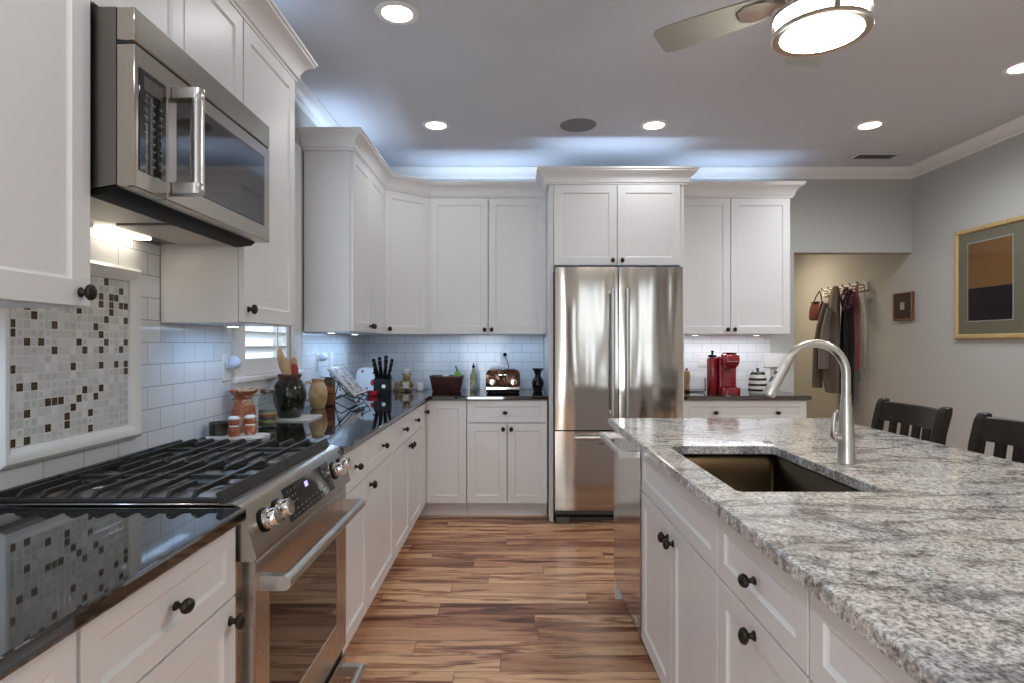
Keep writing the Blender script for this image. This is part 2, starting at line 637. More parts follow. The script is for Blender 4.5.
    def build(self, name, mats, parent=None, angle=38, kind=None, label=None, smooth=True):
        bmesh.ops.recalc_face_normals(self.bm, faces=self.bm.faces)
        me = bpy.data.meshes.new(name)
        self.bm.to_mesh(me)
        self.bm.free()
        for k in (mats if isinstance(mats, (list, tuple)) else [mats]):
            me.materials.append(M[k] if isinstance(k, str) else k)
        if smooth:
            me.shade_smooth()
            me.set_sharp_from_angle(angle=R(angle))
        o = bpy.data.objects.new(name, me)
        COL.objects.link(o)
        if parent is not None:
            o.parent = parent
        if kind:
            o['kind'] = kind
        if label:
            o['label'] = label
        return o


def thing(name, label, cat, loc=(0, 0, 0), rz=0.0, group=None):
    o = bpy.data.objects.new(name, None)
    COL.objects.link(o)
    o.empty_display_size = 0.05
    o.location = loc
    o.rotation_euler = (0, 0, R(rz))
    o['label'] = label
    o['category'] = cat
    if group:
        o['group'] = group
    return o


def tag(o, label, cat, group=None):
    o['label'] = label
    o['category'] = cat
    if group:
        o['group'] = group
    return o


def dup(root, loc, rz=None, label=None):
    r = root.copy()
    COL.objects.link(r)
    r.location = loc
    if rz is not None:
        r.rotation_euler = (0, 0, R(rz))
    if label:
        r['label'] = label
    for ch in list(root.children):
        c = ch.copy()
        COL.objects.link(c)
        c.parent = r
        for g in ch.children:
            d = g.copy()
            COL.objects.link(d)
            d.parent = c
    return r


def at(px, py, d):
    """point on the pixel's ray at depth d"""
    return ((px - VX) * d / FPX, d, EYE - (py - VY) * d / FPX)


# ------------------------------------------------------------------ room shell
XL, XR, YB, ZC = -1.27, 3.405, 5.12, 2.79
YR, YH = -3.5, 7.7           # rear wall, far end of the hall
XO, ZO = 2.398, 2.08         # hall opening: left jamb, soffit

MB().box(XL - 0.1, YR - 0.1, -0.08, XR + 0.1, YH + 0.1, 0).build('floor', 'floor', kind='structure')
MB().box(XL - 0.1, YR - 0.1, ZC, XR + 0.1, YB + 0.115, ZC + 0.08).build('ceiling', 'ceiling', kind='structure')

# left wall with the shuttered window's opening
WY0, WY1, WZ0, WZ1 = 2.805, 3.425, 1.145, 2.36
b = MB()
b.box(XL - 0.1, YR, 0, XL, WY0, ZC)
b.box(XL - 0.1, WY1, 0, XL, YB, ZC)
b.box(XL - 0.1, WY0, 0, XL, WY1, WZ0)
b.box(XL - 0.1, WY0, WZ1, XL, WY1, ZC)
wall_left = b.build('wall_left', 'wall', kind='structure')
b = MB()
b.box(XL - 0.1, YB, 0, XO, YB + 0.115, ZC)
b.box(XO, YB, ZO, XR, YB + 0.115, ZC)
wall_back = b.build('wall_back', 'wall', kind='structure')
wall_right = MB().box(XR, YR, 0, XR + 0.1, YH, ZC).build('wall_right', 'wall', kind='structure')
b = MB()
b.box(XO - 0.1, YB + 0.115, 0, XO, YH, 2.45)
wh = b.build('wall_hall_left', 'wall', kind='structure')
MB().box(XO - 0.1, YH, 0, XR + 0.1, YH + 0.1, 2.45).build('wall_hall_end', 'wall', kind='structure')
MB().box(XO - 0.1, YB + 0.116, 2.45, XR, YH + 0.1, 2.53).build('ceiling_hall', 'ceiling', kind='structure')
# rear wall, unseen: leftmost window added for fill, others laid out for fridge reflections
b = MB()
b.box(XL - 0.1, YR - 0.1, 0, -1.17, YR, ZC)
b.box(-1.17, YR - 0.1, 0, 2.75, YR, 0.08)
b.box(-1.17, YR - 0.1, 2.62, 2.75, YR, ZC)
b.box(-0.15, YR - 0.1, 0.08, 1.15, YR, 2.62)
b.box(1.75, YR - 0.1, 0.08, 2.15, YR, 2.62)
b.box(2.75, YR - 0.1, 0, XR + 0.1, YR, ZC)
b.build('wall_rear', 'wall', kind='structure')
for i, (x0, x1) in enumerate(((-1.17, -0.15), (1.15, 1.75), (2.15, 2.75))):
    b = MB()
    for q in ((x0, 0.08, x0 + 0.06, 2.62), (x1 - 0.06, 0.08, x1, 2.62), (x0 + 0.06, 0.08, x1 - 0.06, 0.14), (x0 + 0.06, 2.56, x1 - 0.06, 2.62), (x0 + 0.06, 1.38, x1 - 0.06, 1.43)):
        b.box(q[0], YR - 0.075, q[1], q[2], YR - 0.025, q[3])
    wfr = b.build('window_%d' % (i + 2), 'trim', kind='structure')
    MB().box(x0 + 0.06, YR - 0.053, 0.14, x1 - 0.06, YR - 0.047, 2.56).build('pane', 'glazing', wfr)

# dark wooden door added unseen in the rear wall, for the fridge to mirror
dt = MB()
dt.shaker(0.38, 0.004, 1.06, 1.10, 0, 0.03, 0.12)
dt.shaker(0.38, 1.102, 1.06, 2.10, 0, 0.03, 0.12)
for v in dt.bm.verts:
    v.co.y = YR + 0.032 - v.co.y
M['door_wood'] = m_wood('door_wood', (0.045, 0.024, 0.013), (0.10, 0.055, 0.03), 0.6, 0.4)
dr1 = dt.build('added_door', 'door_wood', kind='structure', angle=15)
MB().lathe([(0, 0.0325), (0.028, 0.0325), (0.028, 0.038), (0.012, 0.042), (0.012, 0.06), (0.026, 0.068), (0.028, 0.082), (0, 0.094)], (0.98, YR, 0.98), 20, axis='y').build('door_handle', 'bronze', dr1)

# ceiling crown mouldings: one continuous run round the visible walls
CP = [(0, ZC - 0.001), (0.085, ZC - 0.001), (0.085, ZC - 0.010), (0.078, ZC - 0.016), (0.070, ZC - 0.030), (0.052, ZC - 0.048), (0.032, ZC - 0.058), (0.022, ZC - 0.062), (0.022, ZC - 0.070), (0.014, ZC - 0.074), (0.010, ZC - 0.084), (0, ZC - 0.084)]
MB().sweep([(XL, YR), (XL, YB), (XR, YB), (XR, YR)], CP).build('trim_1', 'trim', kind='structure', angle=25)
BP = [(0, 0), (0.014, 0), (0.014, 0.10), (0.008, 0.12), (0, 0.12)]
MB().sweep([(XR, YH), (XR, YR)], BP).build('baseboard_right', 'trim', kind='structure')

# tile backsplash pieces (left wall, back wall)
tb = MB()
TT = 0.008
zt = 0.9165
for y0, y1, z1 in ((0.25, 1.385, 1.374), (1.385, 2.143, 1.646), (2.143, 2.695, 1.374), (3.585, YB - TT, 1.374)):
    tb.box(XL + 0.0003, y0, zt, XL + TT, y1, z1)
tb.box(XL + 0.0003, 2.695, zt, XL + TT, 3.585, 1.045)
tb.build('backsplash', 'tile_yz', wall_left)
tb = MB()
tb.box(XL + TT, YB - TT, zt, 0.260, YB - 0.0003, 1.382)
tb.box(1.252, YB - TT, zt, 2.190, YB - 0.0003, 1.382)
tb.build('backsplash', 'tile_xz', wall_back)
# mosaic accent panel in its ceramic liner
MB().box(XL + TT, 1.495, 1.034, XL + TT + 0.004, 1.961, 1.500).build('mosaic_panel', 'mosaic', wall_left, label='white, grey and brown mosaic accent panel')
lp = [(0.0, 0.0), (0.0, 0.010), (0.010, 0.016), (0.022, 0.024), (0.034, 0.026), (0.044, 0.018), (0.048, 0.0)]
b = MB()
cy, cz = 1.728, 1.267
loops = []
for sy, sz in ((-1, -1), (1, -1), (1, 1), (-1, 1)):
    loops.append([(XL + TT + 0.0005 + h, cy + sy * (0.2335 + o), cz + sz * (0.2335 + o)) for o, h in lp])
b.loft(loops, ring=True)
b.build('mosaic_border', 'ceramic_trim', wall_left, label='white ceramic liner round the mosaic')

# window 1: casing, sill, plantation shutter
b = MB()
b.box(XL, 2.70, 1.05, XL + 0.020, WY0, 2.46, bev=0.003)
b.box(XL, WY1, 1.05, XL + 0.020, 3.545, 2.46, bev=0.003)
b.box(XL, WY0, WZ1, XL + 0.020, WY1, 2.46, bev=0.003)
win = b.build('window_1', 'trim', kind='structure')
b = MB()
b.box(XL, 2.69, 1.118, XL + 0.032, 3.560, 1.145, bev=0.006, seg=2)
b.build('sill', 'trim', win)
MB().box(XL, 2.71, 1.048, XL + 0.016, 3.545, 1.118, bev=0.003).build('apron', 'trim', win)
b = MB()
sx0, sx1 = XL - 0.030, XL - 0.004
b.box(sx0, WY0 + 0.001, 1.1455, sx1, WY0 + 0.045, WZ1 - 0.001, bev=0.002)
b.box(sx0, WY1 - 0.045, 1.1455, sx1, WY1 - 0.001, WZ1 - 0.001, bev=0.002)
b.box(sx0, WY0 + 0.045, 1.1455, sx1, WY1 - 0.045, 1.226, bev=0.002)
b.box(sx0, WY0 + 0.045, WZ1 - 0.08, sx1, WY1 - 0.045, WZ1 - 0.001, bev=0.002)
b.build('shutter_frame', 'trim', win)
for k in range(14):
    zc = 1.268 + k * 0.0735
    if zc > WZ1 - 0.11:
        break
    b = MB()
    a = R(-28)
    loop = []
    for q in range(10):
        th = 2 * PI * q / 10
        u, v = 0.040 * math.cos(th), 0.0055 * math.sin(th)
        loop.append((u * math.cos(a) + v * math.sin(a), -u * math.sin(a) + v * math.cos(a)))
    xm = XL - 0.040
    b.loft([[(xm + u, WY0 + 0.047, zc + v) for u, v in loop], [(xm + u, WY1 - 0.047, zc + v) for u, v in loop]])
    b.build('louver', 'trim', win)
MB().cyl((XL + 0.004, 3.22, 1.25), (XL + 0.004, 3.22, 2.24), 0.006, n=8).build('tilt_rod', 'trim', win)
MB().box(XL - 0.092, WY0 + 0.001, WZ0 + 0.001, XL - 0.086, WY1 - 0.001, WZ1 - 0.001).build('pane', 'glazing', win)

# ------------------------------------------------------------------ cabinets
KN = [(0.0, 0.0005), (0.010, 0.0005), (0.010, 0.003), (0.0065, 0.006), (0.0055, 0.011), (0.0075, 0.014), (0.013, 0.016), (0.0162, 0.020), (0.0162, 0.024), (0.0135, 0.029), (0.007, 0.0325), (0.0, 0.0335)]


def knob(parent, x, z, y=0.0, oval=True):
    MB().lathe([(r * 1.12, -h * 1.05) for r, h in KN], (x, y, z), 20, axis='y', sx=1.0, sy=0.78 if oval else 1.0).build('knob', 'bronze', parent)


def knob_upright(parent, x, z, y=0.0):
    MB().lathe([(r * 1.12, -h * 1.05) for r, h in KN], (x, y, z), 20, axis='y', sx=0.80, sy=1.0).build('knob', 'bronze', parent)


def front(parent, kind, x0, z0, x1, z1, knobs=(), y=-0.0215):
    s = 0.056 if kind == 'door' else 0.044
    d = MB().shaker(x0, z0, x1, z1, y, 0.020, s).build(kind, 'cab', parent, angle=15)
    for kx, kz in knobs:
        (knob_upright if kind == 'door' else knob)(d, kx, kz, y)
    return d


def carcass(parent, w, dep, z0, z1, top=True, x0=0.0):
    t = 0.018
    b = MB()
    b.box(x0, 0, z0, x0 + t, dep, z1)
    b.box(x0 + w - t, 0, z0, x0 + w, dep, z1)
    b.box(x0 + t, 0, z0, x0 + w - t, dep, z0 + t)
    b.box(x0 + t, dep - t, z0 + t, x0 + w - t, dep, z1)
    if top:
        b.box(x0 + t, 0, z1 - t, x0 + w - t, dep - t, z1)
    else:
        b.box(x0 + t, 0, z1 - 0.03, x0 + w - t, t, z1)
    return b.build('carcass', 'cab', parent)


def toe(parent, w, x0=0.0, dep=0.07):
    MB().box(x0, dep, 0.0005, x0 + w, dep + 0.015, 0.1115).build('toe_kick', 'cab', parent)


ZB0, ZB1 = 0.1125, 0.884      # base carcass
ZD = 0.713                    # drawer line
ZU0, ZU1 = 1.378, 2.462       # upper cabinets
G = 0.0028


def base_cab(name, label, loc, rz, w, dep, fronts, top=True, cat='cabinet', group=None):
    t = thing(name, label, cat, loc, rz, group)
    carcass(t, w, dep, ZB0, ZB1, top)
    toe(t, w)
    for f in fronts:
        front(t, *f)
    return t


# --- left base run (fronts face +x): local x runs away from the camera
XF = -0.6665
D1 = XL + 0.0                      # wall plane
dl = XF - XL - 0.004


def left_base(label, y0, y1, fronts):
    return base_cab('base_cabinet', label, (XF, y0, 0), 90, y1 - y0, dl, fronts)


zd0, zd1 = 0.118, ZD - G
zr0, zr1 = ZD + G, 0.879
w = 0.590
left_base('white base cabinet cut by the bottom left corner of the frame, under black counter', 0.300, 0.890,
          [('drawer', G, zr0, w - G, zr1, [(w / 2, 0.796)]), ('door', G, zd0, w - G, zd1, [(0.04, 0.66)])])
w = 0.505
left_base('white base cabinet directly before the range, drawer over door', 0.893, 1.398,
          [('drawer', G, zr0, w - G, zr1, [(w / 2, 0.796)]), ('door', G, zd0, w - G, zd1, [(w - 0.032, 0.665)])])
w = 0.430
left_base('narrow white base cabinet just beyond the range, drawer over door', 2.236, 2.666,
          [('drawer', G, zr0, w - G, zr1, [(w / 2, 0.796)]), ('door', G, zd0, w - G, zd1, [(0.032, 0.655)])])
w = 0.590
left_base('white base cabinet second beyond the range, one drawer over one door', 2.668, 3.258,
          [('drawer', G, zr0, w - G, zr1, [(w / 2, 0.796)]), ('door', G, zd0, w - G, zd1, [(0.032, 0.665)])])
w = 0.986
left_base('wide white base cabinet on left run, two-knob drawer over two doors', 3.261, 4.247,
          [('drawer', G, zr0, w - G, zr1, [(0.27, 0.796), (0.70, 0.796)]), ('door', G, zd0, w / 2 - G, zd1, [(w / 2 - 0.035, 0.665)]), ('door', w / 2 + G, zd0, w - G, zd1, [(w / 2 + 0.035, 0.665)])])

# --- corner base cabinet with folding door
YF = 4.4715                       # carcass front of the back run
cc = thing('corner_base_cabinet', 'white corner base cabinet with folding full-height door', 'cabinet', (0, 0, 0))
poly = [(XL + 0.004, 4.2495), (XF, 4.2495), (XF, YF), (-0.345, YF), (-0.345, YB - 0.004), (XL + 0.004, YB - 0.004)]
MB().prism(poly, ZB0, ZB1).build('carcass', 'cab', cc)
b = MB()
b.prism([(XF - 0.085, 4.2495), (XF - 0.07, 4.2495), (XF - 0.07, YF + 0.07), (-0.345, YF + 0.07), (-0.345, YF + 0.085), (XF - 0.085, YF + 0.085)], 0.0005, 0.1115)
b.build('toe_kick', 'cab', cc)
d = MB().shaker(XF + 0.024, zd0, -0.347, zr1, YF - 0.0215).build('door', 'cab', cc, angle=15)
b = MB()
b.shaker(0, zd0, 0.196, zr1, 0, s=0.045)
for v in b.bm.verts:
    x, y, z = v.co
    v.co = (XF + 0.0215 - y, 4.2515 + x, z)
d2 = b.build('door', 'cab', cc, angle=15)
b = MB().lathe([(r, h) for r, h in KN], (XF + 0.0215, 4.40, 0.80), 18, axis='x', sx=0.8)
b.build('knob', 'bronze', d2)

# --- back base run
w = 0.598
base_cab('base_cabinet', 'white base cabinet under the toaster, drawer over two doors', (-0.3425, YF, 0), 0, w, YB - YF - 0.004,
         [('drawer', G, zr0, w - G, zr1, [(w / 2 - 0.015, 0.790)]), ('door', G, zd0, w / 2 - G, zd1, [(w / 2 - 0.03, 0.668)]), ('door', w / 2 + G, zd0, w - G, zd1, [(w / 2 + 0.03, 0.668)])])
w = 0.925
base_cab('base_cabinet', 'white base cabinet right of the fridge, wide drawer with two knobs', (1.2545, YF, 0), 0, w, YB - YF - 0.004,
         [('drawer', G, zr0, w - G, zr1, [(0.245, 0.790), (0.705, 0.790)]), ('door', G, zd0, w / 2 - G, zd1, [(w / 2 - 0.03, 0.668)]), ('door', w / 2 + G, zd0, w - G, zd1, [(w / 2 + 0.03, 0.668)])])

# --- upper cabinets, left run (fronts face +x)
XU = -0.9845
du = XU - XL - 0.0095


def upper(label, loc, rz, w, dep, z0, z1, fronts, shoulder=True):
    t = thing('upper_cabinet', label, 'cabinet', loc, rz)
    carcass(t, w, dep, z0, z1)
    for f in fronts:
        front(t, *f)
    return t


u0, u1 = ZU0 + 0.003, ZU1 - 0.003
w = 0.790
upper('white wall cabinet at the left edge of the frame, before the microwave', (XU, 0.580, 0), 90, w, du, ZU0, ZU1,
      [('door', G, u0, w / 2 - G, u1, [(0.03, ZU0 + 0.03)]), ('door', w / 2 + G, u0, w - G, u1, [(w - 0.035, ZU0 + 0.033)])])
w = 0.768
upper('short white wall cabinet above the microwave', (XU, 1.3735, 0), 90, w, du, 2.078, ZU1,
      [('door', G, 2.081, w / 2 - G, u1, [(w / 2 - 0.033, 2.112)]), ('door', w / 2 + G, 2.081, w - G, u1, [(w / 2 + 0.033, 2.112)])])
w = 0.505
upper('tall white wall cabinet just beyond the microwave, single door', (XU, 2.146, 0), 90, w, du, ZU0 - 0.004, ZU1,
      [('door', G, u0 - 0.004, w - G, u1, [(0.035, ZU0 + 0.045)])])
w = 0.886
upper('white two-door wall cabinet on left wall beyond the shuttered window', (XU, 3.620, 0), 90, w, du, ZU0 - 0.004, ZU1,
      [('door', G, u0 - 0.004, w / 2 - G, u1, [(w / 2 - 0.03, ZU0 + 0.04)]), ('door', w / 2 + G, u0 - 0.004, w - G, u1, [(w / 2 + 0.03, ZU0 + 0.04)])])
# diagonal corner upper
A = Vector((XU, 4.508))
B = Vector((-0.662, 4.7915))
ang = math.atan2(B.y - A.y, B.x - A.x)
t = thing('corner_upper_cabinet', 'white diagonal wall cabinet in the kitchen corner, single door', 'cabinet', (A.x, A.y, 0), math.degrees(ang))


def to_local(p):
    q = Vector(p) - A
    return (q.x * math.cos(ang) + q.y * math.sin(ang), -q.x * math.sin(ang) + q.y * math.cos(ang))


poly = [to_local(p) for p in ((A.x, A.y), (B.x, B.y), (B.x, YB - 0.0095), (XL + 0.0095, YB - 0.0095), (XL + 0.0095, A.y))]
MB().prism(poly, ZU0 - 0.004, ZU1).build('carcass', 'cab', t)
Ld = (B - A).length
front(t, 'door', 0.012, u0 - 0.004, Ld - 0.012, u1, [(0.045, ZU0 + 0.035)])
# back run uppers
YU = 4.7915
w = 0.925
upper('white two-door wall cabinet on back wall left of the fridge', (-0.660, YU, 0), 0, w, YB - YU - 0.0095, ZU0, ZU1,
      [('door', G, u0, w / 2 - G, u1, [(w / 2 - 0.028, ZU0 + 0.035)]), ('door', w / 2 + G, u0, w - G, u1, [(w / 2 + 0.028, ZU0 + 0.035)])])
w = 0.950
tr = upper('white two-door wall cabinet right of the fridge, above coffee maker', (1.256, YU, 0), 0, w, YB - YU - 0.0095, ZU0, ZU1,
           [('door', G, u0, w / 2 - G, u1, [(w / 2 - 0.028, ZU0 + 0.035)]), ('door', w / 2 + G, u0, w - G, u1, [(w / 2 + 0.028, ZU0 + 0.035)])])
# fridge surround: cabinet over the fridge and its two tall side panels
YFR = 4.40
fz0 = 1.872
tf = thing('fridge_cabinet', 'white cabinet over the fridge with tall side panels', 'cabinet', (0, 0, 0))
w = 0.925
carcass(tf, w, YB - YFR - 0.004, fz0, ZU1, x0=0.298)
b = MB().box(0.2655, YFR - 0.004, 0.0005, 0.2960, YB - 0.0095, ZU1, bev=0.001)
b.build('side_panel', 'cab', tf)
b = MB().box(1.2240, YFR - 0.004, 0.0005, 1.2525, YB - 0.0095, ZU1, bev=0.001)
b.build('side_panel', 'cab', tf)
xm = 0.298 + w / 2
for x0, x1, kx in ((0.300, xm - G, xm - 0.035), (xm + G, 0.298 + w - G, xm + 0.035)):
    d = MB().shaker(x0, fz0 + 0.003, x1, ZU1 - 0.003, YFR - 0.0215).build('door', 'cab', tf, angle=15)
    knob_upright(d, kx, fz0 + 0.035, YFR - 0.0215)

# cabinet crowns (stand on the cabinet tops, wrap over the fronts)
zc = ZU1 + 0.001
KP = [(-0.018, zc), (0.022, zc), (0.022, zc + 0.012), (0.030, zc + 0.016), (0.034, zc + 0.036), (0.046, zc + 0.060), (0.064, zc + 0.078), (0.084, zc + 0.088), (0.084, zc + 0.096), (0.092, zc + 0.100), (0.092, zc + 0.112), (-0.018, zc + 0.112)]
c1 = MB().sweep([(XU, 0.58), (XU, 2.651), (XL + 0.004, 2.651)][::1], KP).build('cabinet_crown', 'cab', angle=25)
tag(c1, 'white crown moulding on top of the cabinets around the microwave', 'molding')
c2 = MB().sweep([(XL + 0.004, 3.620), (XU, 3.620), (A.x, A.y), (B.x, B.y), (0.264, YU)], KP).build('cabinet_crown', 'cab', angle=25)
tag(c2, 'white crown moulding bending along the corner cabinets up to the fridge', 'molding')
c3 = MB().sweep([(0.2655, YU - 0.10), (0.2655, YFR), (1.2525, YFR), (1.2525, YU - 0.10)], [(o, z - 0.0 + 0.0) for o, z in KP]).build('crown', 'cab', tf, angle=25)
c4 = MB().sweep([(1.2545, YU), (2.206, YU), (2.206, YB - 0.004)], KP)
for v in c4.bm.verts:
    v.co.x -= 1.256
    v.co.y -= YU
c4.build('crown', 'cab', tr, angle=25)

# ------------------------------------------------------------------ countertops
CT0, CT1 = 0.8855, 0.9150
b = MB().box(XL + 0.0005, 0.25, CT0, -0.620, 1.400, CT1, bev=0.006, seg=2)
tag(b.build('countertop', 'black_granite', smooth=False), 'polished black granite countertop in front of the range, mirroring the mosaic', 'countertop')
poly = [(XL + 0.0005, 2.234), (-0.620, 2.234), (-0.620, 4.425), (0.262, 4.425), (0.262, YB - 0.0005), (XL + 0.0005, YB - 0.0005)]
b = MB().prism(poly, CT0, CT1, bev=0.006, seg=2)
tag(b.build('countertop', 'black_granite', smooth=False), 'L-shaped polished black granite countertop from range to fridge', 'countertop')
b = MB().box(1.2545, 4.425, CT0, 2.205, YB - 0.0005, CT1, bev=0.006, seg=2)
tag(b.build('countertop', 'black_granite', smooth=False), 'black granite countertop under the red coffee maker', 'countertop')

# ------------------------------------------------------------------ range
RY0, RY1 = 1.408, 2.226
rg = thing('gas_range', 'stainless steel slide-in gas range with black grates', 'range', (-0.95, (RY0 + RY1) / 2, 0))
RO = Vector((-0.95, (RY0 + RY1) / 2, 0))


def rb(mb, name, mats, parent=rg, **k):
    for v in mb.bm.verts:
        v.co -= RO
    return mb.build(name, mats, parent, **k)


b = MB().box(XL + 0.03, RY0 + 0.002, 0.10, -0.655, RY1 - 0.002, 0.90)
b.box(XL + 0.03, RY0 + 0.03, 0.0005, -0.72, RY1 - 0.03, 0.10)
rb(b, 'body', 'steel')
# cooktop pan with raised lip
b = MB().box(XL + 0.02, RY0, 0.9165, -0.690, RY1, 0.9215, bev=0.002)
rb(b, 'cooktop', 'steel')
# bullnose and sloped control panel
prof = [(-0.692, 0.9165), (-0.692, 0.921), (-0.660, 0.921), (-0.646, 0.917), (-0.638, 0.908), (-0.604, 0.800), (-0.603, 0.790), (-0.610, 0.784), (-0.654, 0.784), (-0.654, 0.9165)]
b = MB()
b.loft([[(x, y, z) for x, z in prof] for y in (RY0 + 0.001, RY1 - 0.001)])
rb(b, 'control_panel', 'steel', angle=30)
nx, nz = 0.954, 0.300          # panel normal
sl = Vector((0.300, 0, -0.954))


def onpanel(y, s, o=0.0):
    """s: 0 top .. 1 bottom of the sloped face"""
    return Vector((-0.638 + 0.034 * s + nx * o, y, 0.908 - 0.108 * s + nz * o))


def panel_plate(name, y0, y1, s0, s1, mats, th=0.002):
    b = MB()
    q = [onpanel(y0, s0, 0.0003), onpanel(y1, s0, 0.0003), onpanel(y1, s1, 0.0003), onpanel(y0, s1, 0.0003)]
    q2 = [v + Vector((nx, 0, nz)) * th for v in q]
    b.loft([q, q2])
    return rb(b, name, mats)


dsp = panel_plate('display', 1.645, 2.035, 0.10, 0.93, 'black_gloss')
M['print_grey'] = mat('panel_print', (0.17, 0.175, 0.19), 0.5)
M['led_blue'] = mat('panel_led', (0.1, 0.1, 0.3), 0.4, emit=(0.35, 0.3, 1.0), es=1.6)
b = MB()
for r_ in range(2):
    for c_ in range(11):
        y = 1.668 + c_ * 0.033
        s = 0.70 + r_ * 0.13
        q = [onpanel(y, s, 0.0025), onpanel(y + 0.012, s, 0.0025), onpanel(y + 0.012, s + 0.025, 0.0025), onpanel(y, s + 0.025, 0.0025)]
        b.loft([q, [v + Vector((nx, 0, nz)) * 0.0004 for v in q]])
for r_ in range(3):
    for c_ in range(3):
        y = 1.668 + c_ * 0.024
        s = 0.2 + r_ * 0.15
        q = [onpanel(y, s, 0.0025), onpanel(y + 0.007, s, 0.0025), onpanel(y + 0.007, s + 0.05, 0.0025), onpanel(y, s + 0.05, 0.0025)]
        b.loft([q, [v + Vector((nx, 0, nz)) * 0.0004 for v in q]])
rb(b, 'button_marks', 'print_grey', dsp)
b = MB()
q = [onpanel(1.80, 0.24, 0.0025), onpanel(1.825, 0.24, 0.0025), onpanel(1.825, 0.38, 0.0025), onpanel(1.80, 0.38, 0.0025)]
b.loft([q, [v + Vector((nx, 0, nz)) * 0.0004 for v in q]])
rb(b, 'clock_digit', 'led_blue', dsp)
rot = Vector((0, 0, 1)).rotation_difference(Vector((nx, 0, nz))).to_matrix()
for y in (1.497, 1.585, 2.082, 2.160):
    b = MB()
    p = onpanel(y, 0.47, 0.0005)
    b.lathe([(0.0, 0), (0.030, 0), (0.030, 0.004), (0.0255, 0.005)], p, 28, rot=rot)
    kb = rb(b, 'knob', 'black')
    b = MB()
    b.lathe([(0.0, 0.0052), (0.0250, 0.0052), (0.0250, 0.014), (0.0225, 0.016), (0.0225, 0.034), (0.0205, 0.037), (0.0, 0.0375)], p, 28, rot=rot)
    b.box(p.x - 0.0, p.y - 0.0, p.z, p.x + 0.00001, p.y + 0.00001, p.z + 0.00001)
    rb(b, 'knob_cap', 'chrome', kb)
# oven door with window, towel-bar handle
dx0, dx1 = -0.6545, -0.616
b = MB()
y0, y1, z0, z1 = RY0 + 0.024, RY1 - 0.010, 0.190, 0.776
wy0, wy1, wz0, wz1 = 1.518, 2.105, 0.312, 0.668


def rect_x(x, a0, c0, a1, c1):
    return [(x, a0, c0), (x, a1, c0), (x, a1, c1), (x, a0, c1)]


b.loft([rect_x(dx0, y0, z0, y1, z1), rect_x(dx1 - 0.004, y0, z0, y1, z1), rect_x(dx1, y0 + 0.004, z0 + 0.004, y1 - 0.004, z1 - 0.004),
        rect_x(dx1, wy0, wz0, wy1, wz1), rect_x(dx1 - 0.005, wy0 + 0.004, wz0 + 0.004, wy1 - 0.004, wz1 - 0.004)])
M['steel_door'] = m_steel('oven_door_steel', (0.50, 0.445, 0.40), 0.26)
dr = rb(b, 'oven_door', 'steel_door')
b = MB().box(dx1 - 0.0048, wy0 + 0.0045, wz0 + 0.0045, dx1 - 0.002, wy1 - 0.0045, wz1 - 0.0045)
rb(b, 'window', 'oven_glass', dr)
M['handle_steel'] = m_steel('handle_steel', (0.56, 0.55, 0.54), 0.30)
hy0, hy1 = 1.452, 2.185


def bar_handle(y0, y1, z, xb, xo, r, parent, name='handle'):
    """horizontal bar on two end brackets (runs along y, stands off along x)"""
    b = MB()
    b.tube([(xo, y0 + 0.006, z), (xo, y0 + 0.03, z), (xo, y1 - 0.03, z), (xo, y1 - 0.006, z)], [r, r, r, r], 18)
    sg = 1 if xo > xb else -1
    for ya in (y0, y1 - 0.028):
        pl = []
        for k in range(9):
            a = -PI / 2 + PI * k / 8
            pl.append((xo + sg * math.cos(a) * (r + 0.001), z + math.sin(a) * (r + 0.001)))
        pl += [(xb, z + r + 0.001), (xb, z - r - 0.001)]
        b.loft([[(x, ya, zz) for x, zz in pl], [(x, ya + 0.028, zz) for x, zz in pl]])
    return b


b = bar_handle(hy0, hy1, 0.716, dx1 + 0.0003, -0.555, 0.0165, dr)
rb(b, 'handle', 'handle_steel', dr)
# vent slots and storage drawer
b = MB().box(-0.6545, RY0 + 0.02, 0.160, -0.630, RY1 - 0.012, 0.186)
for k in range(3):
    b.box(-0.630, RY0 + 0.03, 0.164 + k * 0.007, -0.626, RY1 - 0.02, 0.1665 + k * 0.007)
rb(b, 'vent', 'dark_gap')
b = MB().box(-0.6545, RY0 + 0.024, 0.035, -0.618, RY1 - 0.010, 0.157, bev=0.003)
dw_ = rb(b, 'drawer', 'steel_door')
b = bar_handle(hy0, hy1, 0.118, -0.6177, -0.553, 0.0165, dw_)
rb(b, 'handle', 'handle_steel', dw_)
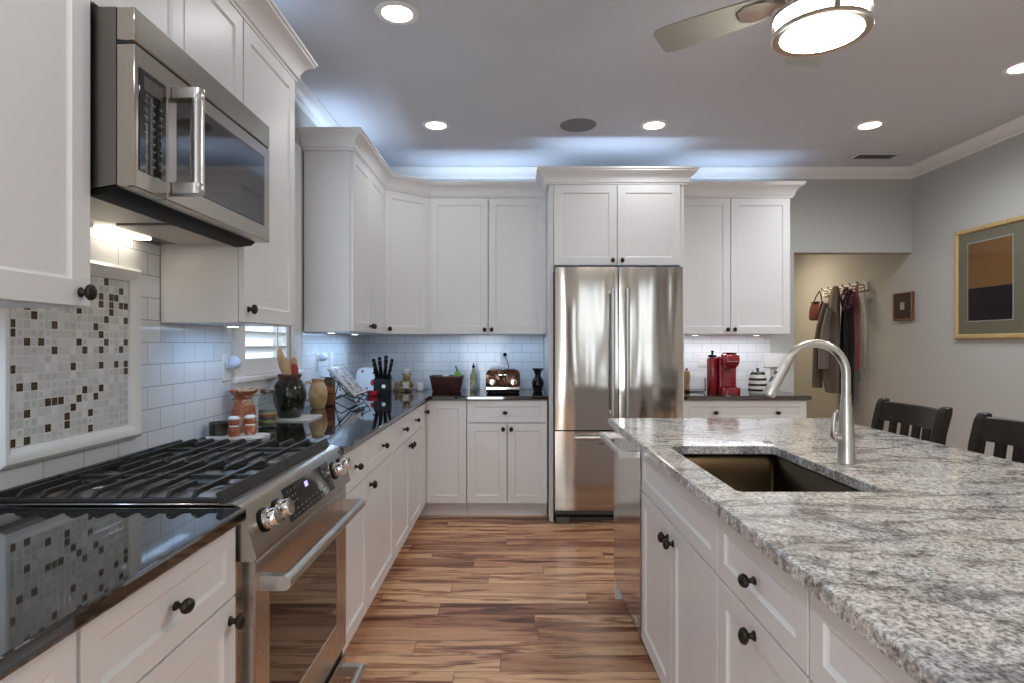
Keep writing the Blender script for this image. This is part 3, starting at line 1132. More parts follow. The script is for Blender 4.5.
# cast-iron grates: two sections, bars running along the counter
gx0, gx1 = -1.236, -0.686
bars = [gx0 + 0.008 + k * (gx1 - gx0 - 0.016) / 9 for k in range(10)]
ym = (RY0 + RY1) / 2
for (ya, yb) in ((RY0 + 0.004, ym - 0.002), (ym + 0.002, RY1 - 0.004)):
    b = MB()
    # frame
    b.box(gx0, ya, 0.9222, gx0 + 0.014, yb, 0.9430, bev=0.002)
    b.loft([[(gx1 + 0.006, y, 0.9222), (gx1 - 0.008, y, 0.9222), (gx1 - 0.014, y, 0.945), (gx1 - 0.002, y, 0.9500)] for y in (ya, yb)])
    for yy in (ya, yb - 0.013):
        b.box(gx0 + 0.014, yy, 0.9222, gx1 - 0.012, yy + 0.013, 0.9330, bev=0.002)
    yc = (ya + yb) / 2
    b.box(gx0 + 0.014, yc - 0.006, 0.934, gx1 - 0.012, yc + 0.006, 0.9455, bev=0.002)
    for i, x in enumerate(bars):
        if i in (0, 9):
            continue
        # drop-ended bar
        pts = [(ya + 0.001, 0.9325), (ya + 0.001, 0.936), (ya + 0.020, 0.9495), (yb - 0.020, 0.9495), (yb - 0.001, 0.936), (yb - 0.001, 0.9325), (yb - 0.024, 0.9375), (ya + 0.024, 0.9375)]
        if i in (2, 7):     # fingers stop short of the burner
            for s0, s1 in ((ya, yc - 0.075), (yc + 0.075, yb)):
                p2 = [(s0 + 0.001, 0.9325), (s0 + 0.001, 0.940), (s0 + 0.012, 0.9495), (s1 - 0.012, 0.9495), (s1 - 0.001, 0.943), (s1 - 0.001, 0.9375), (s0 + 0.02, 0.9375)]
                if s0 != ya:
                    p2 = [(s0 + s1 - y, z) for y, z in p2][::-1]
                b.loft([[(x - 0.0048, y, z) for y, z in p2], [(x + 0.0048, y, z) for y, z in p2]])
        else:
            b.loft([[(x - 0.0048, y, z) for y, z in pts], [(x + 0.0048, y, z) for y, z in pts]])
    rb(b, 'grate', 'iron', angle=30)
for (x, y, r) in ((-1.105, 1.61, 0.040), (-0.815, 1.61, 0.052), (-1.105, 2.02, 0.052), (-0.815, 2.02, 0.040)):
    b = MB().lathe([(0.0, 0.9218), (r * 1.5, 0.9218), (r * 1.45, 0.9245), (r, 0.926), (r, 0.9285), (0, 0.9285)], (x, y, 0), 28)
    bu = rb(b, 'burner', 'steel_dark')
    b = MB().lathe([(0.0, 0.9288), (r * 0.92, 0.9288), (r * 0.9, 0.9345), (r * 0.7, 0.9362), (0, 0.9362)], (x, y, 0), 28)
    rb(b, 'burner_cap', 'iron', bu)

# ------------------------------------------------------------------ over-the-range microwave
MY0, MY1 = 1.3785, 2.1405
MO = Vector((-1.05, (MY0 + MY1) / 2, 1.648))
mw = thing('microwave_oven', 'stainless steel over-the-range microwave with black glass door', 'microwave', MO)


def mb_(mb, name, mats, parent=mw, **k):
    for v in mb.bm.verts:
        v.co -= MO
    return mb.build(name, mats, parent, **k)


xf, xs = -0.868, -0.913
mz0, mz1, mzs = 1.650, 2.072, 1.992
prof = [(XL + 0.010, 1.652), (-0.985, 1.652), (xs, 1.664), (xs, mz1), (XL + 0.010, mz1)]
b = MB().loft([[(x, y, z) for x, z in prof] for y in (MY0 + 0.001, MY1 - 0.001)])
M['mw_case'] = m_steel('microwave_case', (0.20, 0.185, 0.165), 0.35)
mb_(b, 'body', 'mw_case')
# top vent band
b = MB().box(xs + 0.0005, MY0, mzs + 0.002, xf, MY1, mz1, bev=0.003)
mb_(b, 'vent_band', 'steel')
b = MB().box(xs + 0.0005, MY0 + 0.001, mzs - 0.003, xf - 0.004, MY1 - 0.001, mzs + 0.0015)
mb_(b, 'seam', 'dark_gap')
# control side and door
yd = 1.508
b = MB().box(xs + 0.0005, MY0, mz0 + 0.008, xf, yd - 0.001, mzs - 0.0035, bev=0.003)
cp = mb_(b, 'control_panel', 'steel')
b = MB().box(xf + 0.0003, 1.392, 1.700, xf + 0.0022, 1.4985, 1.940, bev=0.0008)
kp = mb_(b, 'keypad', 'black_gloss', cp)
b = MB().box(xf + 0.0024, 1.408, 1.893, xf + 0.0029, 1.482, 1.926)
M['lcd'] = mat('lcd_grey', (0.10, 0.095, 0.085), 0.15)
mb_(b, 'screen', 'lcd', kp)
b = MB()
for r_ in range(9):
    for c_ in range(3):
        y = 1.405 + c_ * 0.030
        z = 1.872 - r_ * 0.0185
        b.box(xf + 0.0024, y + 0.004, z - 0.004, xf + 0.0028, y + 0.018, z - 0.001)
        if r_ % 2:
            b.box(xf + 0.0024, y + 0.006, z - 0.009, xf + 0.0028, y + 0.013, z - 0.007)
mb_(b, 'key_marks', 'print_grey', kp)
b = MB()
y0, y1, z0, z1 = yd + 0.001, MY1, mz0 + 0.008, mzs - 0.0035
wy0, wy1, wz0, wz1 = 1.548, 2.098, 1.708, 1.950
b.loft([rect_x(xs + 0.0005, y0, z0, y1, z1), rect_x(xf - 0.003, y0, z0, y1, z1), rect_x(xf, y0 + 0.003, z0 + 0.003, y1 - 0.003, z1 - 0.003),
        rect_x(xf, wy0, wz0, wy1, wz1), rect_x(xf - 0.003, wy0 + 0.003, wz0 + 0.003, wy1 - 0.003, wz1 - 0.003)])
md = mb_(b, 'door', 'steel')
b = MB().box(xf - 0.0028, wy0 + 0.0035, wz0 + 0.0035, xf - 0.0008, wy1 - 0.0035, wz1 - 0.0035)
M['mw_glass'] = mat('microwave_glass', (0.018, 0.016, 0.014), 0.05, 0, 0.5, 0.8)
mb_(b, 'window', 'mw_glass', md)
hx, hy = xf + 0.058, 1.540
b = MB().cyl((hx, hy, 1.690), (hx, hy, 1.938), 0.0165, n=20)
for z in (1.678, 1.920):
    b.prism([(xf + 0.0003, hy - 0.016), (hx, hy - 0.0185), (hx + 0.013, hy - 0.012), (hx + 0.0185, hy), (hx + 0.013, hy + 0.012), (hx, hy + 0.0185), (xf + 0.0003, hy + 0.016)], z, z + 0.030, bev=0.002)
mb_(b, 'handle', 'handle_steel', md)
# underside: front vent grille, grease filters, lamp
b = MB().loft([[(x, y, z) for x, z in ((-0.985, 1.6515), (-0.985, 1.640), (-0.930, 1.645), (xs - 0.002, 1.6575), (xs - 0.002, 1.6630))] for y in (MY0 + 0.01, MY1 - 0.01)])
mb_(b, 'vent_grille', 'black')
M['filter'] = m_two('filter_mesh', (0.40, 0.37, 0.33), (0.60, 0.56, 0.50), 420, 0.4, 0.6, 0.4)
M['filter'].node_tree.nodes['Principled BSDF'].inputs['Metallic'].default_value = 0.25
for y0, y1 in ((1.40, 1.735), (1.775, 2.12)):
    b = MB().box(-1.175, y0, 1.6465, -0.995, y1, 1.6515, bev=0.001)
    mb_(b, 'grease_filter', 'filter')
b = MB().box(-1.252, 1.79, 1.6425, -1.205, 2.00, 1.6515, bev=0.001)
hl = mb_(b, 'lamp_lens', 'hood_lamp')
area('hood_lamp', (-1.228, 1.895, 1.641), (0, 0, 0), 0.04, 0.20, 0.10, (1.0, 0.86, 0.66))

# ------------------------------------------------------------------ refrigerator
FX0, FX1, FYF = 0.3015, 1.2185, 4.300
FO = Vector(((FX0 + FX1) / 2, 4.70, 0))
fr = thing('refrigerator', 'stainless steel french-door refrigerator with bottom freezer drawer', 'refrigerator', FO)


def fb(mb, name, mats, parent=fr, **k):
    for v in mb.bm.verts:
        v.co -= FO
    return mb.build(name, mats, parent, **k)


b = MB().box(FX0 + 0.004, 4.378, 0.055, FX1 - 0.004, 5.085, 1.838)
b.box(FX0 + 0.02, 4.42, 0.0005, FX1 - 0.02, 5.05, 0.055)
M['fridge_case'] = mat('fridge_case', (0.10, 0.10, 0.10), 0.4, 0.3)
fb(b, 'body', 'fridge_case')
xm = (FX0 + FX1) / 2


def curved_door(x0, x1, z0, z1, bow=0.0):
    """slightly crowned steel skin"""
    b = MB()
    N = 10
    rows = []
    for k in range(N + 1):
        u = k / N
        x = x0 + (x1 - x0) * u
        y = FYF + bow * (2 * u - 1) ** 2
        if k in (0, N):
            y += 0.004
        rows.append((x, y))
    poly = rows + [(x1, 4.372), (x0, 4.372)]
    b.prism(poly, z0, z1)
    return b


for x0, x1, hx in ((FX0, xm - 0.003, xm - 0.052), (xm + 0.003, FX1, xm + 0.052)):
    d = fb(curved_door(x0, x1, 0.682, 1.850, 0.0022), 'door', 'steel_fridge')
    b = MB().cyl((hx, FYF - 0.052, 0.785), (hx, FYF - 0.052, 1.695), 0.0150, n=18)
    for z in (0.795, 1.660):
        b.box(hx - 0.014, FYF - 0.060, z, hx + 0.014, FYF + 0.0005, z + 0.026, bev=0.003)
    fb(b, 'handle', 'handle_steel', d)
d = fb(curved_door(FX0, FX1, 0.105, 0.672, 0.0022), 'freezer_drawer', 'steel_fridge')
b = MB().tube([(FX0 + 0.135, FYF - 0.05, 0.632), (FX1 - 0.135, FYF - 0.05, 0.632)], 0.0145, 18)
for x in (FX0 + 0.140, FX1 - 0.166):
    b.box(x, FYF - 0.058, 0.620, x + 0.026, FYF + 0.0035, 0.644, bev=0.003)
fb(b, 'handle', 'handle_steel', d)
b = MB().box(xm - 0.145, FYF - 0.0015, 0.575, xm - 0.105, FYF + 0.0008, 0.588)
fb(b, 'badge', 'steel_dark', d)
b = MB().box(FX0 + 0.01, 4.392, 0.030, FX1 - 0.01, 4.418, 0.100)
fb(b, 'toe_grille', 'black')
for x in (FX0 + 0.012, FX1 - 0.115):
    b = MB().box(x, 4.335, 0.0005, x + 0.10, 4.390, 0.045, bev=0.006)
    fb(b, 'foot', 'fridge_case')

# ------------------------------------------------------------------ island
IXF = 0.5365                 # carcass front (fronts face -x)
IXB = 1.240
dI = IXB - IXF


def island_cab(label, y_far, w, fronts, top=True):
    return base_cab('island_cabinet', label, (IXF, y_far, 0), -90, w, dI, fronts, top)


w = 0.894
island_cab('white island sink cabinet, false drawer panel over two doors', 2.406, w,
           [('drawer', G, zr0, w - G, zr1), ('door', G, zd0, w / 2 - G, zd1, [(w / 2 - 0.033, 0.655)]), ('door', w / 2 + G, zd0, w - G, zd1, [(w / 2 + 0.033, 0.655)])], top=False)
w = 0.464
island_cab('white island cabinet with one drawer over a knobbed pull-out, beside sink cabinet', 1.510, w,
           [('drawer', G, zr0, w - G, zr1, [(w / 2, 0.792)]), ('door', G, zd0, w - G, zd1, [(w / 2, 0.674)])])
w = 0.590
island_cab('white island cabinet at the bottom of the frame, under granite edge', 1.044, w,
           [('drawer', G, zr0, w - G, zr1, [(w / 2, 0.792)]), ('door', G, zd0, w - G, zd1, [(w / 2, 0.674)])])
# dishwasher
dwt = thing('dishwasher', 'stainless steel dishwasher at the far end of the island', 'dishwasher', (IXF, 3.045, 0), -90)
w = 0.634
b = MB().box(0.003, 0.004, 0.10, w - 0.003, 0.60, 0.880)
b.build('body', 'fridge_case', dwt)
b = MB().box(0.002, -0.026, 0.118, w - 0.002, 0.0035, 0.880, bev=0.003)
dd = b.build('door', 'steel_dw', dwt)
b = MB()
b.tube([(0.06, -0.095, 0.846), (w - 0.035, -0.095, 0.846)], 0.0135, 18)
for x in (0.055, w - 0.055):
    pl = [(-0.0263, 0.834), (-0.095, 0.8315)] + [(-0.095 - 0.0145 * math.sin(PI * k / 8), 0.846 - 0.0145 * math.cos(PI * k / 8)) for k in range(1, 8)] + [(-0.095, 0.8605), (-0.0263, 0.858)]
    b.loft([[(x, y, z) for y, z in pl], [(x + 0.026, y, z) for y, z in pl]])
b.build('handle', 'handle_steel', dd)
MB().box(w - 0.11, -0.0272, 0.150, w - 0.06, -0.0262, 0.160).build('badge', 'white_plastic', dd)
MB().box(0.003, 0.06, 0.0005, w - 0.003, 0.075, 0.10).build('toe_kick', 'black', dwt)
# end panel, seating-side panel
b = MB().box(IXF - 0.015, 3.048, 0.0005, IXB, 3.072, 0.8845, bev=0.001)
tag(b.build('end_panel', 'cab'), 'white end panel closing the island beside the dishwasher', 'panel')
b = MB()
for v0, v1 in ((3.072, 2.30), (2.30, 1.40), (1.40, 0.45)):
    b.shaker(3.072 - v0 + 0.0, 0.0005, 3.072 - v1, 0.8845, 0.0, 0.018)
for v in b.bm.verts:
    x, y, z = v.co
    v.co = (IXB + 0.020 - y, 3.072 - x, z)
tag(b.build('back_panel', 'cab'), 'white panelled back of the island facing the stools', 'panel')

# granite slab with the undermount sink's cut-out
SX0, SX1, SY0, SY1 = 0.583, 0.974, 1.551, 2.246
GX0, GX1, GY0, GY1 = 0.490, 1.638, 0.30, 3.100
bm = bmesh.new()


def rounded(x0, y0, x1, y1, r, n=5):
    pts = []
    for cx, cy, a0 in ((x1 - r, y0 + r, -90), (x1 - r, y1 - r, 0), (x0 + r, y1 - r, 90), (x0 + r, y0 + r, 180)):
        for k in range(n + 1):
            a = R(a0 + 90 * k / n)
            pts.append((cx + r * math.cos(a), cy + r * math.sin(a)))
    return pts


outer = rounded(GX0, GY0, GX1, GY1, 0.02)
inner = rounded(SX0, SY0, SX1, SY1, 0.02)
b = MB()
bev = 0.007


def inset(pts, cx0, cy0, cx1, cy1, d):
    out = []
    for x, y in pts:
        out.append((x + (d if x < (cx0 + cx1) / 2 else -d), y + (d if y < (cy0 + cy1) / 2 else -d)))
    return out


GB = (GX0, GY0, GX1, GY1)
SB = (SX0, SY0, SX1, SY1)
stk = [(outer, CT0), (outer, CT1 - bev), (inset(outer, *GB, 0.002), CT1 - 0.002), (inset(outer, *GB, bev), CT1),
       (inset(inner, *SB, -0.004), CT1), (inset(inner, *SB, -0.001), CT1 - 0.001), (inner, CT1 - 0.004), (inner, CT0)]
# rings have equal point counts: loft outer side, top ring, inner side, bottom ring
b.loft([[(x, y, z) for x, y in pts] for pts, z in stk], ring=True)
ic = b.build('countertop', 'granite', smooth=False)
tag(ic, 'grey and white speckled granite island countertop with sink cut-out', 'countertop')

# sink
sk = thing('kitchen_sink', 'undermount dark steel sink set in the granite island', 'sink', ((SX0 + SX1) / 2, (SY0 + SY1) / 2, 0.66))
SO = sk.location


def rl(g, z, r):
    return [(x - SO.x, y - SO.y, z - SO.z) for x, y in rounded(SX0 + g, SY0 + g, SX1 - g, SY1 - g, r)]


b = MB().loft([rl(-0.022, 0.8835, 0.03), rl(-0.022, 0.8815, 0.03), rl(-0.003, 0.8815, 0.012), rl(-0.001, 0.70, 0.012), rl(0.012, 0.662, 0.02), rl(0.02, 0.660, 0.02)][2:], cap0=False)
b2 = rl(-0.022, 0.8832, 0.03)
b.loft([rl(-0.022, 0.8832, 0.03), rl(-0.003, 0.8832, 0.012)], cap0=False, cap1=False)
o = b.build('basin', 'sink', sk, angle=50)
sol = o.modifiers.new('thickness', 'SOLIDIFY')
sol.thickness = 0.0015
sol.offset = 1
b = MB().lathe([(0, 0.6615), (0.045, 0.6615), (0.045, 0.6635), (0.034, 0.6645), (0.030, 0.662), (0, 0.662)], (0, 0.0, -SO.z), 28)
b.build('drain', 'nickel', sk)

# faucet
FXp, FYp = 1.068, 1.924
fc = thing('kitchen_faucet', 'brushed nickel gooseneck pull-down faucet behind the island sink', 'faucet', (FXp, FYp, CT1 + 0.0005))
b = MB().lathe([(0, 0), (0.0275, 0), (0.0275, 0.004), (0.0262, 0.008), (0.0258, 0.06), (0.0238, 0.10), (0.0198, 0.150), (0.0168, 0.185), (0.0148, 0.22), (0, 0.22)], n=28)
b.build('body', 'nickel', fc)
rA = 0.098
pts = [(0, 0, 0.205), (0, 0, 0.24)]
cxA, czA = -rA, 0.285
for k in range(17):
    a = R(0 + k * 155 / 16)
    pts.append((cxA + rA * math.cos(a), 0, czA + rA * math.sin(a)))
b = MB().tube(pts, [0.0138] * len(pts), 16)
b.build('spout', 'nickel', fc)
pe = Vector(pts[-1])
dirv = (Vector(pts[-1]) - Vector(pts[-2])).normalized()
hp = [pe + dirv * s for s in (0.0, 0.004, 0.03, 0.085, 0.118, 0.125)]
b = MB().tube(hp, [0.0142, 0.0150, 0.0158, 0.0182, 0.0202, 0.0192], 18)
sh = b.build('spray_head', 'nickel', fc)
side = Vector((-dirv.z, 0, dirv.x))
if side.x > 0:
    side = -side
b = MB()
for s, l_, w_ in ((0.050, 0.008, 0.008), (0.078, 0.013, 0.0085)):
    c = pe + dirv * s + side * 0.0160
    b.ellipsoid(c, 0.005, w_, l_, rot=Vector((0, 0, 1)).rotation_difference(dirv).to_matrix())
b.build('spray_button', 'steel_dark', sh)
# side lever
b = MB().tube([(-0.018, -0.0, 0.082), (-0.036, -0.0, 0.082)], [0.015, 0.014], 16)
hd = b.build('handle_hub', 'nickel', fc)
b = MB().tube([(-0.034, 0, 0.080), (-0.043, 0, 0.088), (-0.041, 0, 0.12), (-0.038, 0, 0.150), (-0.034, 0, 0.162), (-0.026, 0, 0.166)], [0.009, 0.0085, 0.0075, 0.0068, 0.0055, 0.004], 12)
b.build('lever', 'nickel', hd)
b = MB().lathe([(0, 0), (0.020, 0), (0.020, 0.003), (0.016, 0.005), (0, 0.0052)], (0.973 + 0.02, 2.33, CT1 + 0.0003), 24)
tag(b.build('air_gap_button', 'nickel'), 'small round metal button on the granite beyond the sink', 'button')

# ------------------------------------------------------------------ bar stools
M['espresso'] = m_wood('espresso_wood', (0.010, 0.0075, 0.005), (0.020, 0.014, 0.009), 1.0, 0.36)
M['espresso'].node_tree.nodes['Principled BSDF'].inputs['Specular IOR Level'].default_value = 0.25


def make_stool(loc, label):
    t = thing('bar_stool', label, 'stool', loc, 0, 'dark wooden bar stools')
    SH = 0.635
    hw = 0.205
    # seat (faces -x); back at +x
    poly = [(-0.40, -0.185), (-0.385, -0.2), (-0.05, -0.21), (-0.03, -0.20), (-0.03, 0.20), (-0.05, 0.21), (-0.385, 0.2), (-0.40, 0.185)]
    MB().prism(poly, SH, SH + 0.035, bev=0.008, seg=2).build('seat', 'espresso', t)
    for s in (-1, 1):
        # rear post runs up into the back, raked
        secs = []
        for z, x, wx, wy in ((0.0005, 0.035, 0.018, 0.020), (0.35, -0.002, 0.019, 0.021), (0.62, -0.008, 0.021, 0.022), (0.80, 0.006, 0.021, 0.022), (0.93, 0.026, 0.021, 0.022), (1.01, 0.046, 0.022, 0.0225), (1.035, 0.054, 0.018, 0.019), (1.040, 0.056, 0.010, 0.012)):
            secs.append([(x + wx * cx, s * hw + wy * cy, z) for cx, cy in ((-1, -0.7), (-0.7, -1), (0.7, -1), (1, -0.7), (1, 0.7), (0.7, 1), (-0.7, 1), (-1, 0.7))])
        MB().loft(secs).build('leg', 'espresso', t, label='rear leg and back post in one')
        secs = []
        for z, x, wx in ((0.0005, -0.385, 0.016), (0.35, -0.372, 0.018), (SH - 0.0005, -0.360, 0.020)):
            secs.append([(x + wx * cx, s * (hw - 0.03) + wx * cy, z) for cx, cy in ((-1, -1), (1, -1), (1, 1), (-1, 1))])
        MB().loft(secs).build('leg', 'espresso', t)
        MB().box(-0.352, s * (hw - 0.018) - 0.008, 0.28, -0.022, s * (hw - 0.018) + 0.008, 0.305, bev=0.002).build('stretcher', 'espresso', t)
    MB().box(-0.384, -hw + 0.050, 0.20, -0.362, hw - 0.050, 0.232, bev=0.002).build('footrest', 'espresso', t)

    # curved top rail
    def rail(z0, z1, th, name, x0, x1):
        lo = []
        for k in range(13):
            u = -1 + 2 * k / 12
            y = u * (hw - 0.023)
            bow = 0.022 * (1 - u * u)
            lo.append([(x0 + bow - th, y, z0), (x0 + bow, y, z0), (x1 + bow, y, z1), (x1 + bow - th * 0.5, y, z1 + 0.004), (x1 + bow - th, y, z1)])
        MB().loft(lo).build(name, 'espresso', t)
    rail(0.940, 1.024, 0.022, 'top_rail', 0.036, 0.058)
    rail(0.715, 0.760, 0.020, 'lower_rail', 0.004, 0.009)
    for y in (-0.112, -0.038, 0.038, 0.112):
        bow = 0.022 * (1 - (y / hw) ** 2)
        MB().loft([[(0.009 + bow - 0.015, y - 0.021, 0.7645), (0.009 + bow - 0.003, y - 0.021, 0.7645), (0.009 + bow - 0.003, y + 0.021, 0.7645), (0.009 + bow - 0.015, y + 0.021, 0.7645)],
                   [(0.036 + bow - 0.017, y - 0.021, 0.9395), (0.036 + bow - 0.005, y - 0.021, 0.9395), (0.036 + bow - 0.005, y + 0.021, 0.9395), (0.036 + bow - 0.017, y + 0.021, 0.9395)]]).build('slat', 'espresso', t)
    return t


st = make_stool((1.715, 2.655, 0), 'dark wooden bar stool nearest the coats, behind the faucet')
dup(st, (1.715, 2.045, 0), None, 'dark wooden bar stool cut off by the right frame edge')

# ------------------------------------------------------------------ ceiling things
def can(x, y, label):
    t = thing('recessed_light', label, 'ceiling light', (x, y, ZC - 0.0005), 0, 'recessed ceiling lights')
    MB().lathe([(0.068, 0.0), (0.098, 0.0), (0.098, -0.003), (0.092, -0.006), (0.072, -0.006), (0.068, -0.003)], n=36).build('trim_ring', 'trim', t)
    MB().lathe([(0, -0.0005), (0.0675, -0.0005), (0.0675, -0.004), (0.060, -0.0065), (0, -0.008)], n=36).build('lens', 'lamp', t)
    return t


c0 = can(-0.525, 4.087, 'round recessed ceiling light above the left corner cabinets')
dup(c0, (0.960, 4.087, ZC - 0.0005), None, 'round recessed ceiling light in front of the fridge cabinet')
dup(c0, (2.430, 4.087, ZC - 0.0005), None, 'round recessed ceiling light beside the ceiling air vent')
dup(c0, (-0.523, 2.706, ZC - 0.0005), None, 'round recessed ceiling light nearest the microwave')
dup(c0, (2.75, 3.23, ZC - 0.0005), None, 'round recessed ceiling light cut by the right frame edge')
sp_ = thing('ceiling_speaker', 'round grey speaker grille in the ceiling', 'speaker', (0.443, 4.087, ZC - 0.0005))
M['grille'] = m_two('speaker_grille', (0.16, 0.16, 0.165), (0.24, 0.24, 0.245), 500, 0.4, 0.6, 0.7)
MB().lathe([(0.114, 0), (0.122, 0), (0.122, -0.004), (0.114, -0.005)], n=40).build('rim', M['grille'], sp_)
MB().lathe([(0, -0.0005), (0.1135, -0.0005), (0.1135, -0.004), (0, -0.006)], n=40).build('grille', 'grille', sp_)
vt = thing('ceiling_vent', 'rectangular slatted air vent in the ceiling', 'vent', (2.87, 4.76, ZC - 0.0005))
b = MB()
vw, vd = 0.17, 0.075
for q in ((-vw, -vd, vw, -vd + 0.02), (-vw, vd - 0.02, vw, vd), (-vw, -vd + 0.02, -vw + 0.02, vd - 0.02), (vw - 0.02, -vd + 0.02, vw, vd - 0.02)):
    b.box(q[0], q[1], -0.008, q[2], q[3], 0, bev=0.001)
b.build('frame', 'ceiling', vt)
b = MB()
M['vent_dark'] = mat('vent_louver', (0.14, 0.125, 0.10), 0.6)
for k in range(7):
    y = -vd + 0.026 + k * 0.0165
    b.loft([[(x, y, -0.006), (x, y + 0.0015, -0.0065), (x, y + 0.011, -0.001), (x, y + 0.0095, -0.0005)] for x in (-vw + 0.021, vw - 0.021)])
b.build('slats', 'vent_dark', vt)

# ceiling fan with light
fx, fy = 1.058, 2.06
fan = thing('ceiling_fan', 'brushed nickel ceiling fan with grey blades and lit drum light', 'ceiling fan', (fx, fy, 0))
MB().lathe([(0, ZC - 0.0005), (0.070, ZC - 0.0005), (0.068, ZC - 0.02), (0.045, ZC - 0.05), (0.018, ZC - 0.06), (0, ZC - 0.06)], n=32).build('canopy', 'nickel', fan)
MB().cyl((0, 0, 2.62), (0, 0, ZC - 0.058), 0.012).build('downrod', 'nickel', fan)
MB().lathe([(0, 2.50), (0.105, 2.50), (0.125, 2.52), (0.128, 2.56), (0.110, 2.60), (0.055, 2.625), (0.022, 2.635), (0, 2.635)], n=36).build('motor_housing', 'nickel', fan)
MB().lathe([(0, 2.440), (0.085, 2.440), (0.095, 2.46), (0.085, 2.4990), (0, 2.4990)], n=32).build('switch_housing', 'chrome', fan)
lk = MB().lathe([(0.138, 2.418), (0.156, 2.418), (0.158, 2.424), (0.156, 2.432), (0.05, 2.4395), (0.05, 2.436), (0.138, 2.428)], n=44)
lk.build('light_ring', 'nickel', fan)
lk = MB().lathe([(0.146, 2.358), (0.155, 2.356), (0.159, 2.362), (0.157, 2.372), (0.146, 2.372)], n=44)
lk.build('light_ring', 'nickel', fan)
M['fan_lens'] = mat('fan_lens', (0.95, 0.93, 0.9), 0.4, emit=(1.0, 0.93, 0.82), es=48.0)
MB().lathe([(0, 2.350), (0.09, 2.352), (0.138, 2.359), (0.1435, 2.372), (0.1435, 2.412), (0.135, 2.4165), (0, 2.4165)], n=44).build('light_drum', 'fan_lens', fan)
b = MB()
for k in range(3):
    a = R(20 + 120 * k)
    ux, uy = math.cos(a), math.sin(a)
    b.box(-0.006, -0.010, 2.372, 0.006, 0.010, 2.420)
    for v in list(b.bm.verts)[-8:]:
        x, y, z = v.co
        x += 0.1540
        v.co = (x * ux - y * uy, x * uy + y * ux, z)
b.build('clips', 'nickel', fan)
zb = 2.515
for k in range(5):
    a = R(142 + 72 * k)
    mt = Matrix.Rotation(a, 4, 'Z')
    pitch = Matrix.Rotation(R(13), 4, 'X')
    secs = []
    for x, w_, sk_ in ((0.175, 0.050, 0), (0.22, 0.060, 0), (0.35, 0.068, 0), (0.47, 0.073, 0), (0.555, 0.073, 0), (0.585, 0.066, 0.002), (0.595, 0.052, 0.004)):
        secs.append([mt @ (Vector((0, 0, zb)) + pitch @ Vector((x, y, z))) for y, z in ((-w_, -0.003), (w_, -0.003), (w_, 0.003), (-w_, 0.003))])
    bl = MB().loft(secs).build('blade', 'fan_blade', fan)
    secs = []
    for x, w_, z in ((0.095, 0.022, 0.004), (0.15, 0.020, 0.002), (0.19, 0.040, -0.006), (0.24, 0.044, -0.0062), (0.275, 0.026, -0.0062)):
        secs.append([mt @ (Vector((0, 0, zb)) + pitch @ Vector((x, y, z + q))) for y, q in ((-w_, -0.004), (-w_ * 0.6, -0.006), (w_ * 0.6, -0.006), (w_, -0.004), (w_, 0.0025), (-w_, 0.0025))])
    MB().loft(secs).build('blade_bracket', 'nickel', bl)


# ------------------------------------------------------------------ wall plates
def plate(label, pos, facing, w=0.072, h=0.118, kind='outlet', n=1):
    """facing: rotation so that local -y looks into the room"""
    t = thing('wall_outlet' if kind == 'outlet' else 'light_switch', label, 'outlet' if kind == 'outlet' else 'switch', pos, facing)
    MB().box(-w / 2, -0.006, -h / 2, w / 2, 0, h / 2, bev=0.002).build('plate', 'white_plastic', t)
    for k in range(n):
        xc = (k - (n - 1) / 2) * 0.046
        if kind == 'outlet':
            for zc in (-0.021, 0.021):
                MB().box(xc - 0.0165, -0.008, zc - 0.0135, xc + 0.0165, -0.0062, zc + 0.0135, bev=0.0007).build('receptacle', 'white_plastic', t)
        else:
            MB().box(xc - 0.016, -0.009, -0.033, xc + 0.016, -0.0062, 0.033, bev=0.001).build('rocker', 'white_plastic', t)
    return t


xt = XL + TT + 0.0004
yt = YB - TT - 0.0004
plate('white wall outlet in tile left of the shuttered window, holding a night light', (xt, 2.635, 1.195), 90)
plate('white wall outlet beyond the window with a second night light', (xt, 3.86, 1.185), 90)
plate('white wall outlet on left tile behind the leaning cookbook', (xt, 4.16, 1.185), 90)
plate('white wall outlet on left tile nearest the corner', (xt, 4.52, 1.185), 90)
plate('white wall outlet with black plug above the toaster', (-0.068, yt, 1.190), 0)
plate('white single wall outlet in the tile above the pepper mill', (1.62, yt, 1.165), 0)
t = thing('light_switch', 'wide white switch and outlet plate above the striped canister', 'switch', (2.255, YB - 0.0004, 1.160))
MB().box(-0.118, -0.015, -0.058, 0.118, 0, 0.058, bev=0.002).build('plate', 'white_plastic', t)
for xc in (-0.07, -0.023):
    MB().box(xc - 0.016, -0.018, -0.033, xc + 0.016, -0.0152, 0.033, bev=0.001).build('rocker', 'white_plastic', t)
for xc in (0.025, 0.073):
    for zc in (-0.021, 0.021):
        MB().box(xc - 0.0165, -0.0172, zc - 0.0135, xc + 0.0165, -0.0152, zc + 0.0135, bev=0.0007).build('receptacle', 'white_plastic', t)
M['night'] = mat('night_light_dome', (0.62, 0.66, 0.82), 0.35)
for y, lab in ((2.635, 'bluish white round night light plugged in beside the shuttered window'), (3.86, 'small bluish night light plugged in behind the tan pitcher')):
    t = thing('night_light', lab, 'night light', (xt + 0.0085, y, 1.212))
    MB().box(0.0, -0.018, -0.022, 0.012, 0.018, 0.018, bev=0.003).build('base', 'white_plastic', t)
    MB().lathe([(0, 0.0125), (0.022, 0.0125), (0.028, 0.020), (0.029, 0.032), (0.025, 0.046), (0.014, 0.056), (0, 0.059)], (0, 0, 0.004), 24, axis='x').build('dome', 'night', t)
